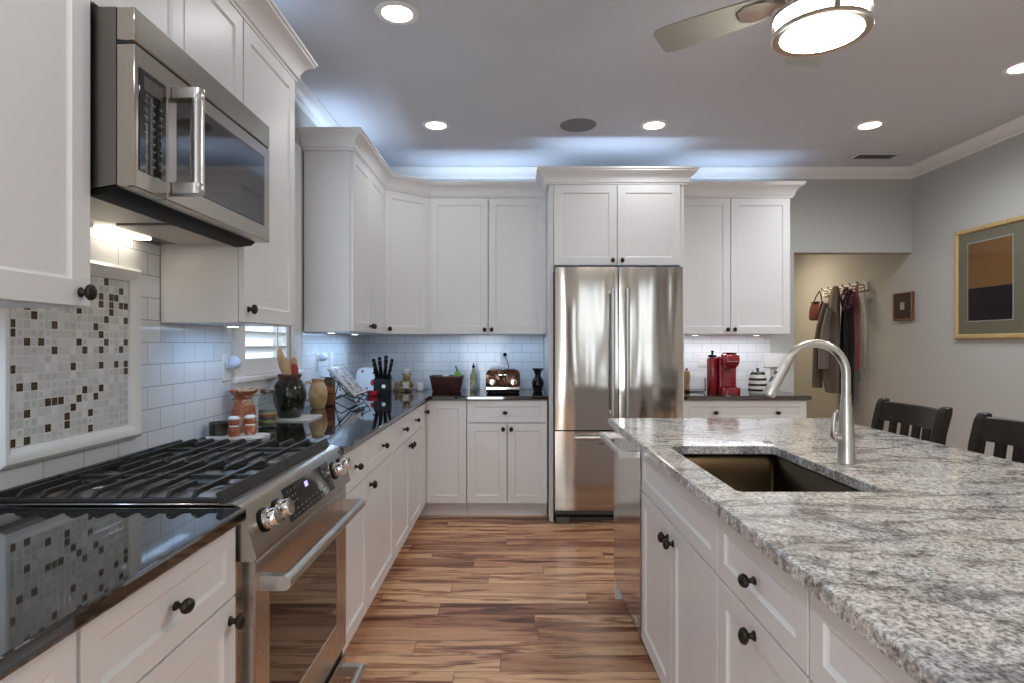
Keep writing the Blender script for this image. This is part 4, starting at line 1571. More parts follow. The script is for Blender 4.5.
# under-cabinet puck lights
M['puck'] = mat('puck_lens', (0.9, 0.93, 1.0), 0.4, emit=(0.8, 0.9, 1.0), es=3.0)
for i, (x, y, lab) in enumerate(((-1.12, 2.40, 'small puck light under the tall cabinet by the microwave'), (-1.12, 3.70, 'small puck light under left wall cabinet, nearest the window'), (-1.12, 4.25, 'small puck light under left wall cabinet, toward the corner'),
                                 (1.50, 4.93, 'small puck light under cabinet above the pepper mill'), (2.00, 4.93, 'small puck light under cabinet above the striped canister'))):
    zz = ZU0 - (0.0045 if i < 3 else 0.0005)
    t = thing('puck_light', lab, 'puck light', (x, y, zz), 0, 'under-cabinet puck lights')
    MB().lathe([(0, 0), (0.03, 0), (0.03, -0.006), (0.027, -0.008), (0, -0.008)], n=24).build('housing', 'white_plastic', t)
    MB().lathe([(0, -0.0083), (0.022, -0.0083), (0.018, -0.0105), (0, -0.011)], n=24).build('lens', 'puck', t)

# ------------------------------------------------------------------ things on the left counter
Z = CT1 + 0.0006
M['terracotta'] = m_two('terracotta_glaze', (0.34, 0.085, 0.028), (0.52, 0.42, 0.31), 18, 0.50, 0.60, 0.35)
M['terracotta2'] = m_two('rust_clay', (0.22, 0.06, 0.025), (0.36, 0.12, 0.05), 40, 0.4, 0.6, 0.4)
M['crock'] = m_two('dark_green_glaze', (0.006, 0.007, 0.004), (0.026, 0.024, 0.012), 22, 0.45, 0.65, 0.14, 0.15)
M['rim_brown'] = mat('rim_brown', (0.085, 0.042, 0.022), 0.25)
M['tan_glaze'] = m_two('tan_stoneware', (0.50, 0.32, 0.15), (0.62, 0.46, 0.27), 24, 0.4, 0.6, 0.3)
M['jar_glass'] = m_glazing()
M['spoon'] = m_wood('spoon_wood', (0.45, 0.26, 0.12), (0.66, 0.44, 0.24), 2.0, 0.5)
M['red'] = mat('red_silicone', (0.36, 0.025, 0.025), 0.35)
M['white_glaze'] = mat('white_glaze', (0.80, 0.78, 0.74), 0.18)
M['tin'] = m_two('dark_tin', (0.020, 0.020, 0.014), (0.055, 0.052, 0.036), 30, 0.45, 0.6, 0.2)


def vessel(name, label, cat, loc, outer_prof, inner_prof, mats, n=32, part='body', group=None):
    """hollow pot: outer outline up, inner outline down"""
    t = thing(name, label, cat, loc, 0, group)
    MB().lathe([(0, 0.0)] + outer_prof + inner_prof + [(0, inner_prof[-1][1])], n=n).build(part, mats, t)
    return t


# spoon rest with shakers beside the range
b = MB().prism(rounded(-1.235, 2.385, -1.005, 2.512, 0.03), Z, Z + 0.010, bev=0.003)
tag(b.build('spoon_rest', 'white_glaze'), 'flat white tray under the two red shakers beside the range', 'tray')
zt_ = Z + 0.0106
vessel('bowl', 'small dark green round bowl against the tile beside the range', 'bowl', (-1.200, 2.455, zt_), [(0.038, 0.0), (0.041, 0.006), (0.041, 0.050)], [(0.038, 0.052), (0.036, 0.048), (0.035, 0.008)], 'tin')
for i, (x, y, lab) in enumerate(((-1.125, 2.420, 'rust red clay shaker with white cap, left of its twin on tray'), (-1.080, 2.465, 'rust red clay shaker with white cap and pale belly, right of its twin'))):
    t = thing('salt_shaker', lab, 'shaker', (x, y, zt_), 0, 'red clay shakers on the tray')
    MB().lathe([(0, 0), (0.019, 0), (0.024, 0.006), (0.0265, 0.020), (0.024, 0.034), (0.017, 0.042), (0.0205, 0.050), (0.021, 0.058), (0.018, 0.066), (0.0, 0.066)], n=24).build('body', 'terracotta2' if i == 0 else 'terracotta', t)
    MB().lathe([(0, 0.0665), (0.021, 0.0665), (0.023, 0.070), (0.021, 0.076), (0.012, 0.080), (0, 0.0805)], n=24).build('cap', 'white_glaze', t)
    MB().lathe([(0.0175, 0.0385), (0.0205, 0.0385), (0.0195, 0.0435), (0.017, 0.0435)], n=24).build('collar', 'white_glaze', t)
# terracotta vase with wide flared rim
vessel('clay_vase', 'rust and cream clay vase with wide flared rim beside the range', 'vase', (-1.185, 2.640, Z),
       [(0.043, 0), (0.047, 0.01), (0.050, 0.05), (0.048, 0.095), (0.041, 0.120), (0.034, 0.138), (0.040, 0.155), (0.056, 0.170), (0.062, 0.178)],
       [(0.060, 0.184), (0.052, 0.178), (0.036, 0.160), (0.030, 0.140), (0.038, 0.10), (0.04, 0.02)], 'terracotta')
# glass canister with layered contents
t = thing('glass_jar', 'square-shouldered glass jar with layered colourful contents behind clay vase', 'jar', (-1.135, 2.775, Z))
MB().lathe([(0, 0), (0.038, 0), (0.041, 0.006), (0.041, 0.125), (0.036, 0.142), (0.030, 0.150), (0.030, 0.156), (0.028, 0.156), (0.028, 0.149), (0.034, 0.140), (0.039, 0.124), (0.039, 0.006), (0, 0.004)], n=28).build('glass', 'jar_glass', t)
M['layers'] = m_bands('layered_grains', [(0, (0.10, 0.12, 0.06)), (0.22, (0.42, 0.38, 0.20)), (0.36, (0.10, 0.10, 0.13)), (0.5, (0.35, 0.10, 0.05)), (0.64, (0.55, 0.45, 0.28)), (0.80, (0.25, 0.27, 0.25))], 0.005, 0.085, 0.6, 'Z', 0.35)
MB().lathe([(0, 0.0065), (0.0385, 0.0065), (0.0385, 0.080), (0.0, 0.084)], n=28).build('contents', 'layers', t)
MB().lathe([(0.0, 0.1565), (0.033, 0.1565), (0.034, 0.160), (0.034, 0.172), (0.031, 0.175), (0, 0.175)], n=28).build('lid', 'steel_dark', t)
# trivet and utensil crock
b = MB().prism(rounded(-1.255, 2.965, -1.005, 3.185, 0.02), Z, Z + 0.008, bev=0.002)
tag(b.build('trivet', 'white_glaze'), 'white square trivet tile under the dark utensil crock', 'trivet')
kx, ky, kz = -1.145, 3.075, Z + 0.0085
crock = vessel('utensil_crock', 'glossy dark green pottery crock holding wooden spoons', 'crock', (kx, ky, kz),
       [(0.056, 0), (0.060, 0.008), (0.072, 0.05), (0.081, 0.095), (0.082, 0.125), (0.074, 0.160), (0.060, 0.185), (0.051, 0.196), (0.050, 0.206), (0.057, 0.214)],
       [(0.056, 0.219), (0.046, 0.215), (0.044, 0.196), (0.066, 0.160), (0.074, 0.12), (0.055, 0.02), (0.05, 0.012)], 'crock', 36)
MB().lathe([(0.0505, 0.1985), (0.0525, 0.1985), (0.0585, 0.2125), (0.0575, 0.2190), (0.0560, 0.2197), (0.0572, 0.2140)], n=36).build('rim_band', 'rim_brown', crock)


def utensil(name, label, cat, base, top, hw, hl, mats, thick=0.004):
    base, top = Vector(base), Vector(top)
    ax = (top - base).normalized()
    t = thing(name, label, cat, base)
    L_ = (top - base).length
    rot = Vector((0, 0, 1)).rotation_difference(ax).to_matrix()
    loops = []
    for s, w_, th in ((0, 0.005, 0.005), (L_ - hl - 0.03, 0.006, 0.006), (L_ - hl, 0.010, 0.005), (L_ - hl * 0.7, hw, thick), (L_ - hl * 0.3, hw, thick), (L_ - hl * 0.08, hw * 0.7, thick), (L_, hw * 0.3, thick * 0.6)):
        loops.append([rot @ Vector((w_ * math.cos(2 * PI * k / 12) * 0.35 + 0, w_ * math.sin(2 * PI * k / 12), s)) if False else rot @ Vector((w_ * math.cos(2 * PI * k / 12), th * math.sin(2 * PI * k / 12), s)) for k in range(12)])
    MB().loft(loops).build('body', mats, t, angle=60)
    return t


utensil('wooden_spoon', 'tall thin wooden spoon leaning left in the dark crock', 'spoon', (kx + 0.004, ky + 0.01, kz + 0.03), (kx - 0.043, ky - 0.028, kz + 0.350), 0.019, 0.13, 'spoon')
utensil('wooden_spatula', 'broad pale wooden spatula in the middle of the dark crock', 'spatula', (kx + 0.010, ky - 0.015, kz + 0.03), (kx - 0.012, ky - 0.020, kz + 0.298), 0.022, 0.11, 'spoon')
utensil('wooden_spoon', 'wooden spoon behind the red spatula in the dark crock', 'spoon', (kx + 0.015, ky + 0.02, kz + 0.03), (kx + 0.012, ky + 0.025, kz + 0.305), 0.020, 0.10, 'spoon')
utensil('red_spatula', 'red silicone spatula in the dark crock', 'spatula', (kx + 0.012, ky - 0.002, kz + 0.04), (kx + 0.030, ky - 0.014, kz + 0.272), 0.022, 0.075, 'red', 0.006)
# tan pitcher with handle
px_, py_ = -1.165, 3.585
t = vessel('pitcher', 'tan stoneware pitcher beyond the dark crock', 'pitcher', (px_, py_, Z),
           [(0.037, 0), (0.042, 0.01), (0.054, 0.06), (0.056, 0.09), (0.048, 0.125), (0.037, 0.148), (0.034, 0.160), (0.040, 0.175)],
           [(0.037, 0.177), (0.030, 0.160), (0.045, 0.12), (0.050, 0.08), (0.035, 0.01)], 'tan_glaze')
MB().tube([(-0.030, -0.018, 0.150), (-0.055, -0.028, 0.158), (-0.078, -0.036, 0.130), (-0.078, -0.036, 0.085), (-0.062, -0.030, 0.055), (-0.046, -0.022, 0.045)], 0.0075, 10).build('handle', 'tan_glaze', t)
# spice tin box
t = thing('spice_box', 'small dark orange and brown box behind the tan pitcher', 'box', (-1.150, 3.725, Z))
M['spice_print'] = m_bands('spice_print', [(0, (0.05, 0.025, 0.015)), (0.16, (0.26, 0.08, 0.03)), (0.38, (0.09, 0.035, 0.02)), (0.5, (0.32, 0.13, 0.05)), (0.72, (0.08, 0.04, 0.025))], 0.0, 0.165, 0.3, 'Z', 0.9)
MB().box(-0.038, -0.030, 0, 0.038, 0.030, 0.163, bev=0.003).build('body', 'spice_print', t)
MB().box(-0.0385, -0.0305, 0.1635, 0.0385, 0.0305, 0.178, bev=0.003).build('lid', 'tin', t)
# cookbook on a wire stand
t = thing('book_stand', 'black wire cookbook stand on the left counter', 'book stand', (-1.05, 3.925, Z))
up = Vector((-0.70, 0, 0.72)).normalized()      # leaning back towards the wall
bk = Vector((0.045, 0, 0.045))
b = MB()
for y in (-0.10, 0.10):
    p0 = bk + Vector((0, y, 0))
    b.tube([p0 + Vector((0.050, 0, 0.022)), p0 + Vector((0.036, 0, -0.012)), p0 + up * 0.02 + Vector((-0.02, 0, -0.012)), p0 + up * 0.22 + Vector((-0.012, 0, -0.010))], 0.004, 8)
    b.tube([p0 + up * 0.20 + Vector((-0.014, 0, -0.012)), Vector((-0.150, y, 0.004))], 0.004, 8)
    b.tube([p0 + Vector((0.030, 0, -0.012)), Vector((0.055, y, 0.004)), Vector((-0.045, y, 0.058)), Vector((-0.152, y, 0.004))], 0.004, 8)
for q in ((0.085, 0.066), (-0.150, 0.004)):
    b.cyl((q[0], -0.10, q[1]), (q[0], 0.10, q[1]), 0.004, n=8)
b.tube([Vector((-0.052, -0.10, 0.085)), Vector((-0.085, 0, 0.125)), Vector((-0.052, 0.10, 0.085))], 0.004, 8)
b.build('frame', 'iron', t)
bt = thing('cookbook', 'thick open cookbook leaning on the black wire stand', 'book', (-1.05, 3.925, Z))
nrm = Vector((0.72, 0, 0.70)).normalized()
M['paper'] = mat('page_paper', (0.72, 0.69, 0.64), 0.7)
M['pagepic'] = m_two('printed_page', (0.50, 0.47, 0.43), (0.10, 0.05, 0.04), 34, 0.46, 0.54, 0.3)
M['cover'] = mat('book_cover', (0.030, 0.028, 0.030), 0.3)


def slab(u0, u1, y0, y1, n0, n1, o=bk):
    c = []
    for n_ in (n0, n1):
        c.append([o + up * u + nrm * n_ + Vector((0, y, 0)) for u, y in ((u0, y0), (u1, y0), (u1, y1), (u0, y1))])
    return c


b = MB()
b.loft(slab(0.0, 0.245, -0.13, 0.13, 0.000, 0.004))
b.build('cover', 'cover', bt)
for y0, y1 in ((-0.127, -0.003), (0.003, 0.127)):
    b = MB()
    b.loft(slab(0.003, 0.242, y0, y1, 0.0045, 0.022))
    pb = b.build('page_block', 'paper', bt)
    b = MB()
    b.loft(slab(0.010, 0.235, y0 + 0.008, y1 - 0.008, 0.0223, 0.0228))
    b.build('printed_page', 'pagepic', pb)
# cutting board with red spots
t = thing('cutting_board', 'white rounded cutting board with red spots leaning in the corner', 'cutting board', (-1.135, 4.60, Z), -12)
lean = Matrix.Rotation(R(-13), 4, 'X')
b = MB()
pl = rounded(-0.088, 0.0, 0.088, 0.205, 0.045, 6)
b.prism(pl, 0.0, 0.009, axis='y', bev=0.002)
b.bm.transform(lean)
bd = b.build('board', 'white_plastic', t)
M['red_print'] = mat('red_print', (0.45, 0.02, 0.03), 0.4)
for (x, z, r) in ((0.062, 0.090, 0.026), (-0.040, 0.175, 0.010), (-0.060, 0.060, 0.012), (0.01, 0.045, 0.008)):
    b = MB().lathe([(0, -0.0003), (r, -0.0003), (r, -0.0008), (0, -0.0008)], (x, 0, z), 24, axis='y')
    b.bm.transform(lean)
    b.build('red_spot', 'red_print', bd)
b = MB().lathe([(0, -0.0003), (0.009, -0.0003), (0.009, -0.0008), (0, -0.0008)], (0.055, 0, 0.165), 20, axis='y')
b.bm.transform(lean)
b.build('dark_spot', 'black', bd)
t = vessel('red_dish', 'small bright red dish at the foot of the white cutting board', 'dish', (-1.040, 4.445, Z), [(0.030, 0), (0.036, 0.004), (0.044, 0.034)], [(0.042, 0.036), (0.034, 0.008)], 'red_print')
# knife block
t = thing('knife_block', 'black knife block full of black-handled knives by the corner', 'knife block', (-0.985, 4.53, Z), 8)
b = MB().loft([[(-0.062, -0.055, 0), (0.062, -0.055, 0), (0.062, 0.085, 0), (-0.062, 0.085, 0)],
               [(-0.062, -0.050, 0.105), (0.062, -0.050, 0.105), (0.062, 0.095, 0.135), (-0.062, 0.095, 0.135)],
               [(-0.058, -0.040, 0.118), (0.058, -0.040, 0.118), (0.058, 0.092, 0.148), (-0.058, 0.092, 0.148)]])
b.build('block', 'black', t)
MB().lathe([(0, -0.0005), (0.0150, -0.0005), (0.0150, -0.0015), (0, -0.002)], (0.012, -0.0535, 0.066), 24, axis='y').build('badge', 'white_plastic', t)
kn = 0
for r_ in range(3):
    for c_ in range(4):
        x = -0.042 + c_ * 0.028
        y = -0.018 + r_ * 0.042
        z0 = 0.127 + r_ * 0.0095
        L_ = (0.085, 0.115, 0.130)[r_] + 0.012 * ((c_ * 7 + r_ * 3) % 3)
        tx = (c_ - 1.5) * 0.045 + 0.03 - r_ * 0.012
        d_ = Vector((tx, -0.10 + r_ * 0.02, 0.28)).normalized()
        k_ = thing('knife', 'black-handled knife in the %s row of the knife block, %s slot' % (('front', 'middle', 'rear')[r_], ('far left', 'centre-left', 'centre-right', 'far right')[c_]), 'knife',
                   t.matrix_basis @ Vector((x, y, z0)), 0, 'knives in the block')
        p0 = Vector((0, 0, 0.0))
        MB().tube([p0 + d_ * s for s in (0.002, 0.012, 0.05, 0.085 * L_ / 0.11, L_ - 0.008, L_)], [0.0105, 0.0135, 0.0120, 0.0130, 0.0155, 0.009], 10, sq=0.66).build('handle', 'black', k_)
        MB().tube([p0 + d_ * s for s in (L_ + 0.0002, L_ + 0.002)], [0.0065, 0.006], 10, sq=0.6).build('butt_cap', 'steel', k_)
# chef bear figurine, one continuous body
t = thing('bear_figurine', 'small ceramic bear in white chef hat on the back counter', 'figurine', (-0.868, 4.900, Z))
M['fur'] = m_two('bear_glaze', (0.30, 0.19, 0.075), (0.44, 0.30, 0.13), 60, 0.4, 0.6, 0.4)
b = MB()
b.ellipsoid((0, 0, 0.047), 0.045, 0.037, 0.048)
b.ellipsoid((0, -0.004, 0.112), 0.034, 0.031, 0.031)
b.ellipsoid((0, -0.030, 0.104), 0.014, 0.012, 0.011)
for s in (-1, 1):
    b.ellipsoid((s * 0.026, 0, 0.136), 0.011, 0.007, 0.011)
    b.ellipsoid((s * 0.044, -0.014, 0.060), 0.016, 0.018, 0.030, rot=Matrix.Rotation(s * R(-18), 3, 'Y'))
    b.ellipsoid((s * 0.034, -0.032, 0.0150), 0.021, 0.027, 0.0148)
o = b.build('body', 'fur', t, angle=180)
rm = o.modifiers.new('merge', 'REMESH')
rm.mode = 'VOXEL'
rm.voxel_size = 0.003
rm.use_smooth_shade = True
MB().lathe([(0, 0.138), (0.021, 0.138), (0.022, 0.152), (0.028, 0.158), (0.031, 0.170), (0.027, 0.182), (0.012, 0.188), (0, 0.189)], (0, 0, 0), 24).build('chef_hat', 'white_glaze', t)
b = MB()
for zz0, zz1, w0, w1, y in ((0.025, 0.075, 0.022, 0.026, -0.0385),):
    b.loft([[(-w0, -0.040, zz0), (w0, -0.040, zz0), (w1, -0.036, zz1), (-w1, -0.036, zz1)], [(-w0, -0.0435, zz0), (w0, -0.0435, zz0), (w1, -0.0395, zz1), (-w1, -0.0395, zz1)]])
b.build('apron', 'white_glaze', t)
b = MB()
for s in (-1, 1):
    b.ellipsoid((s * 0.011, -0.0315, 0.119), 0.0032, 0.0028, 0.0032, seg=8)
b.ellipsoid((0, -0.0425, 0.108), 0.0045, 0.0032, 0.0035, seg=8)
b.build('eyes_and_nose', 'black', t)
t = thing('bear_figurine', 'tiny tan bear figurine left of the chef bear', 'figurine', (-0.952, 4.905, Z))
b = MB()
b.ellipsoid((0, 0, 0.024), 0.022, 0.020, 0.024)
b.ellipsoid((0, -0.003, 0.058), 0.017, 0.016, 0.016)
for s in (-1, 1):
    b.ellipsoid((s * 0.013, 0, 0.073), 0.006, 0.004, 0.006)
    b.ellipsoid((s * 0.017, -0.016, 0.0090), 0.010, 0.013, 0.0088)
o = b.build('body', 'fur', t, angle=180)
rm = o.modifiers.new('merge', 'REMESH')
rm.mode = 'VOXEL'
rm.voxel_size = 0.0025
rm.use_smooth_shade = True
MB().lathe([(0, 0.0755), (0.010, 0.0755), (0.012, 0.084), (0.008, 0.09), (0, 0.091)], n=16).build('hat', 'white_glaze', t)
vessel('sugar_pot', 'small white ceramic pot right of the chef bear', 'pot', (-0.762, 4.925, Z), [(0.026, 0), (0.030, 0.004), (0.031, 0.060)], [(0.028, 0.064), (0.026, 0.060), (0.026, 0.01)], 'white_glaze', 24)
vessel('sugar_pot', 'small white ceramic pot beside the knife block, behind the bears', 'pot', (-1.005, 4.985, Z), [(0.024, 0), (0.028, 0.004), (0.031, 0.064)], [(0.028, 0.068), (0.026, 0.064), (0.024, 0.01)], 'white_glaze', 24)
# red-brown planter dish with fruit
M['oxblood'] = mat('oxblood_glaze', (0.060, 0.016, 0.012), 0.3)
t = thing('fruit_bowl', 'dark red-brown rectangular bowl on the back counter', 'bowl', (-0.535, 4.865, Z))


def rr(hx_, hy_, z, r=0.02):
    return [(x, y, z) for x, y in rounded(-hx_, -hy_, hx_, hy_, r)]


MB().loft([rr(0.108, 0.066, 0), rr(0.112, 0.070, 0.004), rr(0.132, 0.084, 0.116), rr(0.137, 0.088, 0.118), rr(0.137, 0.088, 0.128), rr(0.129, 0.080, 0.128), rr(0.128, 0.080, 0.118), rr(0.105, 0.063, 0.010)]).build('body', 'oxblood', t)
M['green'] = mat('pepper_green', (0.16, 0.33, 0.03), 0.3)
M['stem_green'] = mat('stem_green', (0.10, 0.20, 0.03), 0.5)
t = thing('green_pepper', 'bright green pepper with curled stem in the red-brown bowl', 'pepper', (-0.450, 4.855, Z + 0.0105))
b = MB()
lo = []
for k in range(9):
    z = 0.155 * k / 8
    rad = 0.036 * math.sin(PI * (0.08 + 0.84 * k / 8)) + 0.004
    lo.append([(rad * (1 + 0.12 * math.cos(3 * 2 * PI * j / 24)) * math.cos(2 * PI * j / 24), rad * (1 + 0.12 * math.cos(3 * 2 * PI * j / 24)) * math.sin(2 * PI * j / 24), z) for j in range(24)])
b.loft(lo).build('body', 'green', t, angle=80)
MB().tube([(0, 0, 0.154), (-0.004, 0, 0.168), (-0.012, 0, 0.186), (-0.014, 0, 0.196)], [0.011, 0.008, 0.007, 0.008], 10).build('stem', 'stem_green', t)
M['pale'] = mat('onion_white', (0.66, 0.64, 0.58), 0.4)
t = thing('onion', 'pale white onion in the red-brown bowl', 'onion', (-0.545, 4.870, Z + 0.0105))
MB().lathe([(0, 0), (0.02, 0.004), (0.042, 0.03), (0.048, 0.06), (0.044, 0.09), (0.025, 0.118), (0.008, 0.135), (0.005, 0.148), (0, 0.149)], n=24).build('bulb', 'pale', t)
t = thing('dark_plum', 'dark purple plum at the left end of the red-brown bowl', 'fruit', (-0.638, 4.858, Z + 0.066))
M['plum'] = mat('plum_skin', (0.025, 0.015, 0.02), 0.3)
MB().lathe([(0, 0.0), (0.014, 0.003), (0.026, 0.018), (0.030, 0.034), (0.027, 0.052), (0.014, 0.065), (0.004, 0.066), (0, 0.063)], n=22).build('body', 'plum', t)
# oil bottle
t = thing('oil_bottle', 'slim pale green oil bottle with cream label on back counter', 'bottle', (-0.322, 4.900, Z))
M['oil'] = mat('pale_green_glass', (0.34, 0.36, 0.17), 0.12)
MB().lathe([(0, 0), (0.027, 0), (0.029, 0.004), (0.029, 0.115), (0.025, 0.138), (0.014, 0.160), (0.011, 0.190), (0.0, 0.190)], n=24).build('body', 'oil', t)
M['label'] = m_two('bottle_label', (0.64, 0.60, 0.46), (0.18, 0.20, 0.07), 30, 0.5, 0.56, 0.5)
MB().lathe([(0.0293, 0.018), (0.0299, 0.018), (0.0299, 0.092), (0.0293, 0.092)], n=24).build('label', 'label', t)
MB().lathe([(0, 0.1903), (0.0125, 0.1903), (0.0125, 0.206), (0.006, 0.210), (0.005, 0.226), (0, 0.227)], n=20).build('stopper', 'black', t)
# toaster
tx, ty = -0.078, 4.735
t = thing('toaster', 'copper brown four-slice toaster with two chrome dials', 'toaster', (tx, ty, Z))
M['copper'] = m_two('copper_shell', (0.09, 0.045, 0.03), (0.18, 0.10, 0.065), 9, 0.4, 0.6, 0.10)
M['copper'].node_tree.nodes['Principled BSDF'].inputs['Metallic'].default_value = 0.75
pl = []
for k in range(9):
    a = PI - PI / 2 * k / 8
    pl.append((-0.094 + 0.038 * math.cos(a), 0.146 + 0.038 * math.sin(a)))
for k in range(9):
    a = PI / 2 - PI / 2 * k / 8
    pl.append((0.094 + 0.038 * math.cos(a), 0.146 + 0.038 * math.sin(a)))
pl += [(0.134, 0.034), (0.126, 0.026), (-0.126, 0.026), (-0.134, 0.034)]
MB().prism(pl, -0.095, 0.13, axis='y', bev=0.006, seg=2).build('shell', 'copper', t)
MB().box(-0.128, -0.090, 0.008, 0.128, 0.125, 0.0255, bev=0.003).build('base', 'black', t)
MB().box(-0.130, -0.108, 0.029, 0.130, -0.0955, 0.052, bev=0.004).build('crumb_tray', 'chrome', t)
for s in (-1, 1):
    b = MB().lathe([(0, -0.0955), (0.026, -0.0955), (0.026, -0.0995), (0.019, -0.101), (0.018, -0.114), (0, -0.115)], (s * 0.082, 0, 0.088), 26, axis='y')
    b.build('dial', 'chrome', t)
    MB().prism([(s * 0.020 - 0.005, 0.095), (s * 0.020 + 0.005, 0.095), (s * 0.020 + 0.005, 0.165), (s * 0.020 - 0.005, 0.165)], -0.0975, -0.0955, axis='y').build('lever_slot', 'black', t)
    MB().box(s * 0.020 - 0.014, -0.118, 0.140, s * 0.020 + 0.014, -0.098, 0.150, bev=0.003).build('lever', 'chrome', t)
    for x0 in (-0.1, 0.012):
        pass
for x in (-0.052, 0.052):
    for y in (-0.03, 0.05):
        MB().box(x - 0.042, y - 0.012, 0.1842, x + 0.042, y + 0.012, 0.1850).build('bread_slot', 'dark_gap', t)
for x in (-0.11, 0.11):
    for y in (-0.07, 0.10):
        MB().lathe([(0, 0), (0.010, 0), (0.012, 0.0075), (0, 0.0075)], (x, y, 0), 14).build('foot', 'black', t)
t = thing('power_cord', 'black toaster cord plugged into the outlet above the toaster', 'cord', (-0.068, yt - 0.0085, 1.21))
MB().box(-0.014, -0.026, -0.014, 0.014, -0.0005, 0.014, bev=0.004).build('plug', 'black', t)
MB().tube([(0, -0.026, -0.004), (0.002, -0.034, -0.018), (0.014, -0.034, -0.045), (0.030, -0.034, -0.090), (0.034, -0.06, -0.150), (0.02, -0.09, -0.220), (0.01, -0.10, -0.272), (0.0, -0.12, -0.288), (-0.006, -0.18, -0.2885)], 0.0035, 8).build('cable', 'black', t)
# black vase
M['black_glaze'] = mat('black_glaze', (0.010, 0.010, 0.010), 0.12)
vessel('vase', 'glossy black vase with flared rim beside the fridge panel', 'vase', (0.202, 4.890, Z),
       [(0.030, 0), (0.036, 0.005), (0.047, 0.045), (0.049, 0.070), (0.040, 0.098), (0.024, 0.122), (0.023, 0.135), (0.034, 0.165), (0.050, 0.182)],
       [(0.048, 0.185), (0.030, 0.165), (0.018, 0.135), (0.020, 0.12), (0.042, 0.07), (0.028, 0.01)], 'black_glaze', 30)

# ------------------------------------------------------------------ right back counter
M['mill_wood'] = m_wood('mill_wood', (0.26, 0.13, 0.055), (0.42, 0.23, 0.11), 2.0, 0.35)
t = thing('pepper_mill', 'turned wooden pepper mill beside the fridge', 'pepper mill', (1.405, 4.850, Z))
MB().lathe([(0, 0), (0.026, 0), (0.027, 0.012), (0.022, 0.035), (0.019, 0.060), (0.024, 0.080), (0.024, 0.095), (0.0, 0.095)], n=24).build('base', 'mill_wood', t)
MB().lathe([(0, 0.0953), (0.024, 0.0953), (0.026, 0.115), (0.027, 0.140), (0.023, 0.160), (0.012, 0.172), (0.0, 0.172)], n=24).build('head', 'mill_wood', t)
MB().lathe([(0, 0.1723), (0.008, 0.1723), (0.010, 0.180), (0.006, 0.188), (0, 0.189)], n=16).build('finial', 'bronze', t)
# red coffee maker
cx_, cy_ = 1.662, 4.775
t = thing('coffee_maker', 'glossy red single-cup coffee maker with tall water tank', 'coffee maker', (cx_, cy_, Z))
M['cm_red'] = mat('red_enamel', (0.30, 0.008, 0.014), 0.12, 0, 0.8)
M['cm_tank'] = mat('red_tank', (0.25, 0.010, 0.016), 0.2, 0, 0.4)


def ro(x0, y0, x1, y1, r, z):
    return [(x, y, z) for x, y in rounded(x0, y0, x1, y1, r)]


b = MB().loft([ro(-0.020, 0.0, 0.118, 0.16, 0.012, 0.0), ro(-0.020, 0.0, 0.118, 0.16, 0.012, 0.255), ro(-0.016, 0.01, 0.112, 0.155, 0.012, 0.280), ro(-0.005, 0.02, 0.10, 0.145, 0.01, 0.286)])
b.build('tower', 'cm_red', t)
b = MB().loft([ro(-0.022, -0.115, 0.114, 0.0, 0.03, 0.0), ro(-0.022, -0.115, 0.114, 0.0, 0.03, 0.036), ro(-0.018, -0.11, 0.110, 0.0, 0.03, 0.042)])
b.build('drip_base', 'cm_red', t)
MB().prism(rounded(0.0, -0.105, 0.092, -0.02, 0.02), 0.0425, 0.047).build('drip_tray', 'black', t)
b = MB().loft([ro(0.010, -0.075, 0.092, 0.001, 0.02, 0.195), ro(-0.008, -0.10, 0.108, 0.0, 0.025, 0.225), ro(-0.014, -0.108, 0.113, 0.0, 0.03, 0.262), ro(-0.012, -0.10, 0.112, 0.02, 0.03, 0.296), ro(0.0, -0.08, 0.100, 0.03, 0.03, 0.308)])
b.build('brew_head', 'cm_red', t)
MB().prism(rounded(0.004, -0.080, 0.098, 0.03, 0.03), 0.3084, 0.315, bev=0.003).build('lid', 'black', t)
MB().tube([(0.0, -0.106, 0.248), (0.045, -0.112, 0.246), (0.09, -0.106, 0.248)], 0.004, 8).build('lid_handle', 'chrome', t)
MB().lathe([(0, 0.0), (0.041, 0.0), (0.043, 0.006), (0.043, 0.255), (0.037, 0.272), (0, 0.276)], (-0.0590, 0.05, 0), 30).build('water_tank', 'cm_tank', t)
MB().lathe([(0, 0.2765), (0.030, 0.2765), (0.034, 0.282), (0.030, 0.294), (0.008, 0.298), (0.007, 0.316), (0.012, 0.320), (0.010, 0.330), (0, 0.331)], (-0.0590, 0.05, 0), 24).build('tank_cap', 'black', t)
b = MB().tube([(-0.125, 0.03, 0.11), (-0.131, 0.01, 0.09), (-0.134, -0.01, 0.03), (-0.145, -0.01, 0.006), (-0.185, 0.0, 0.0045), (-0.225, 0.02, 0.0045), (-0.250, 0.03, 0.0045)], 0.0042, 8)
b.cyl((-0.252, 0.031, 0.009), (-0.288, 0.040, 0.009), 0.0085, 0.0065)
b.build('cord', 'black', t)
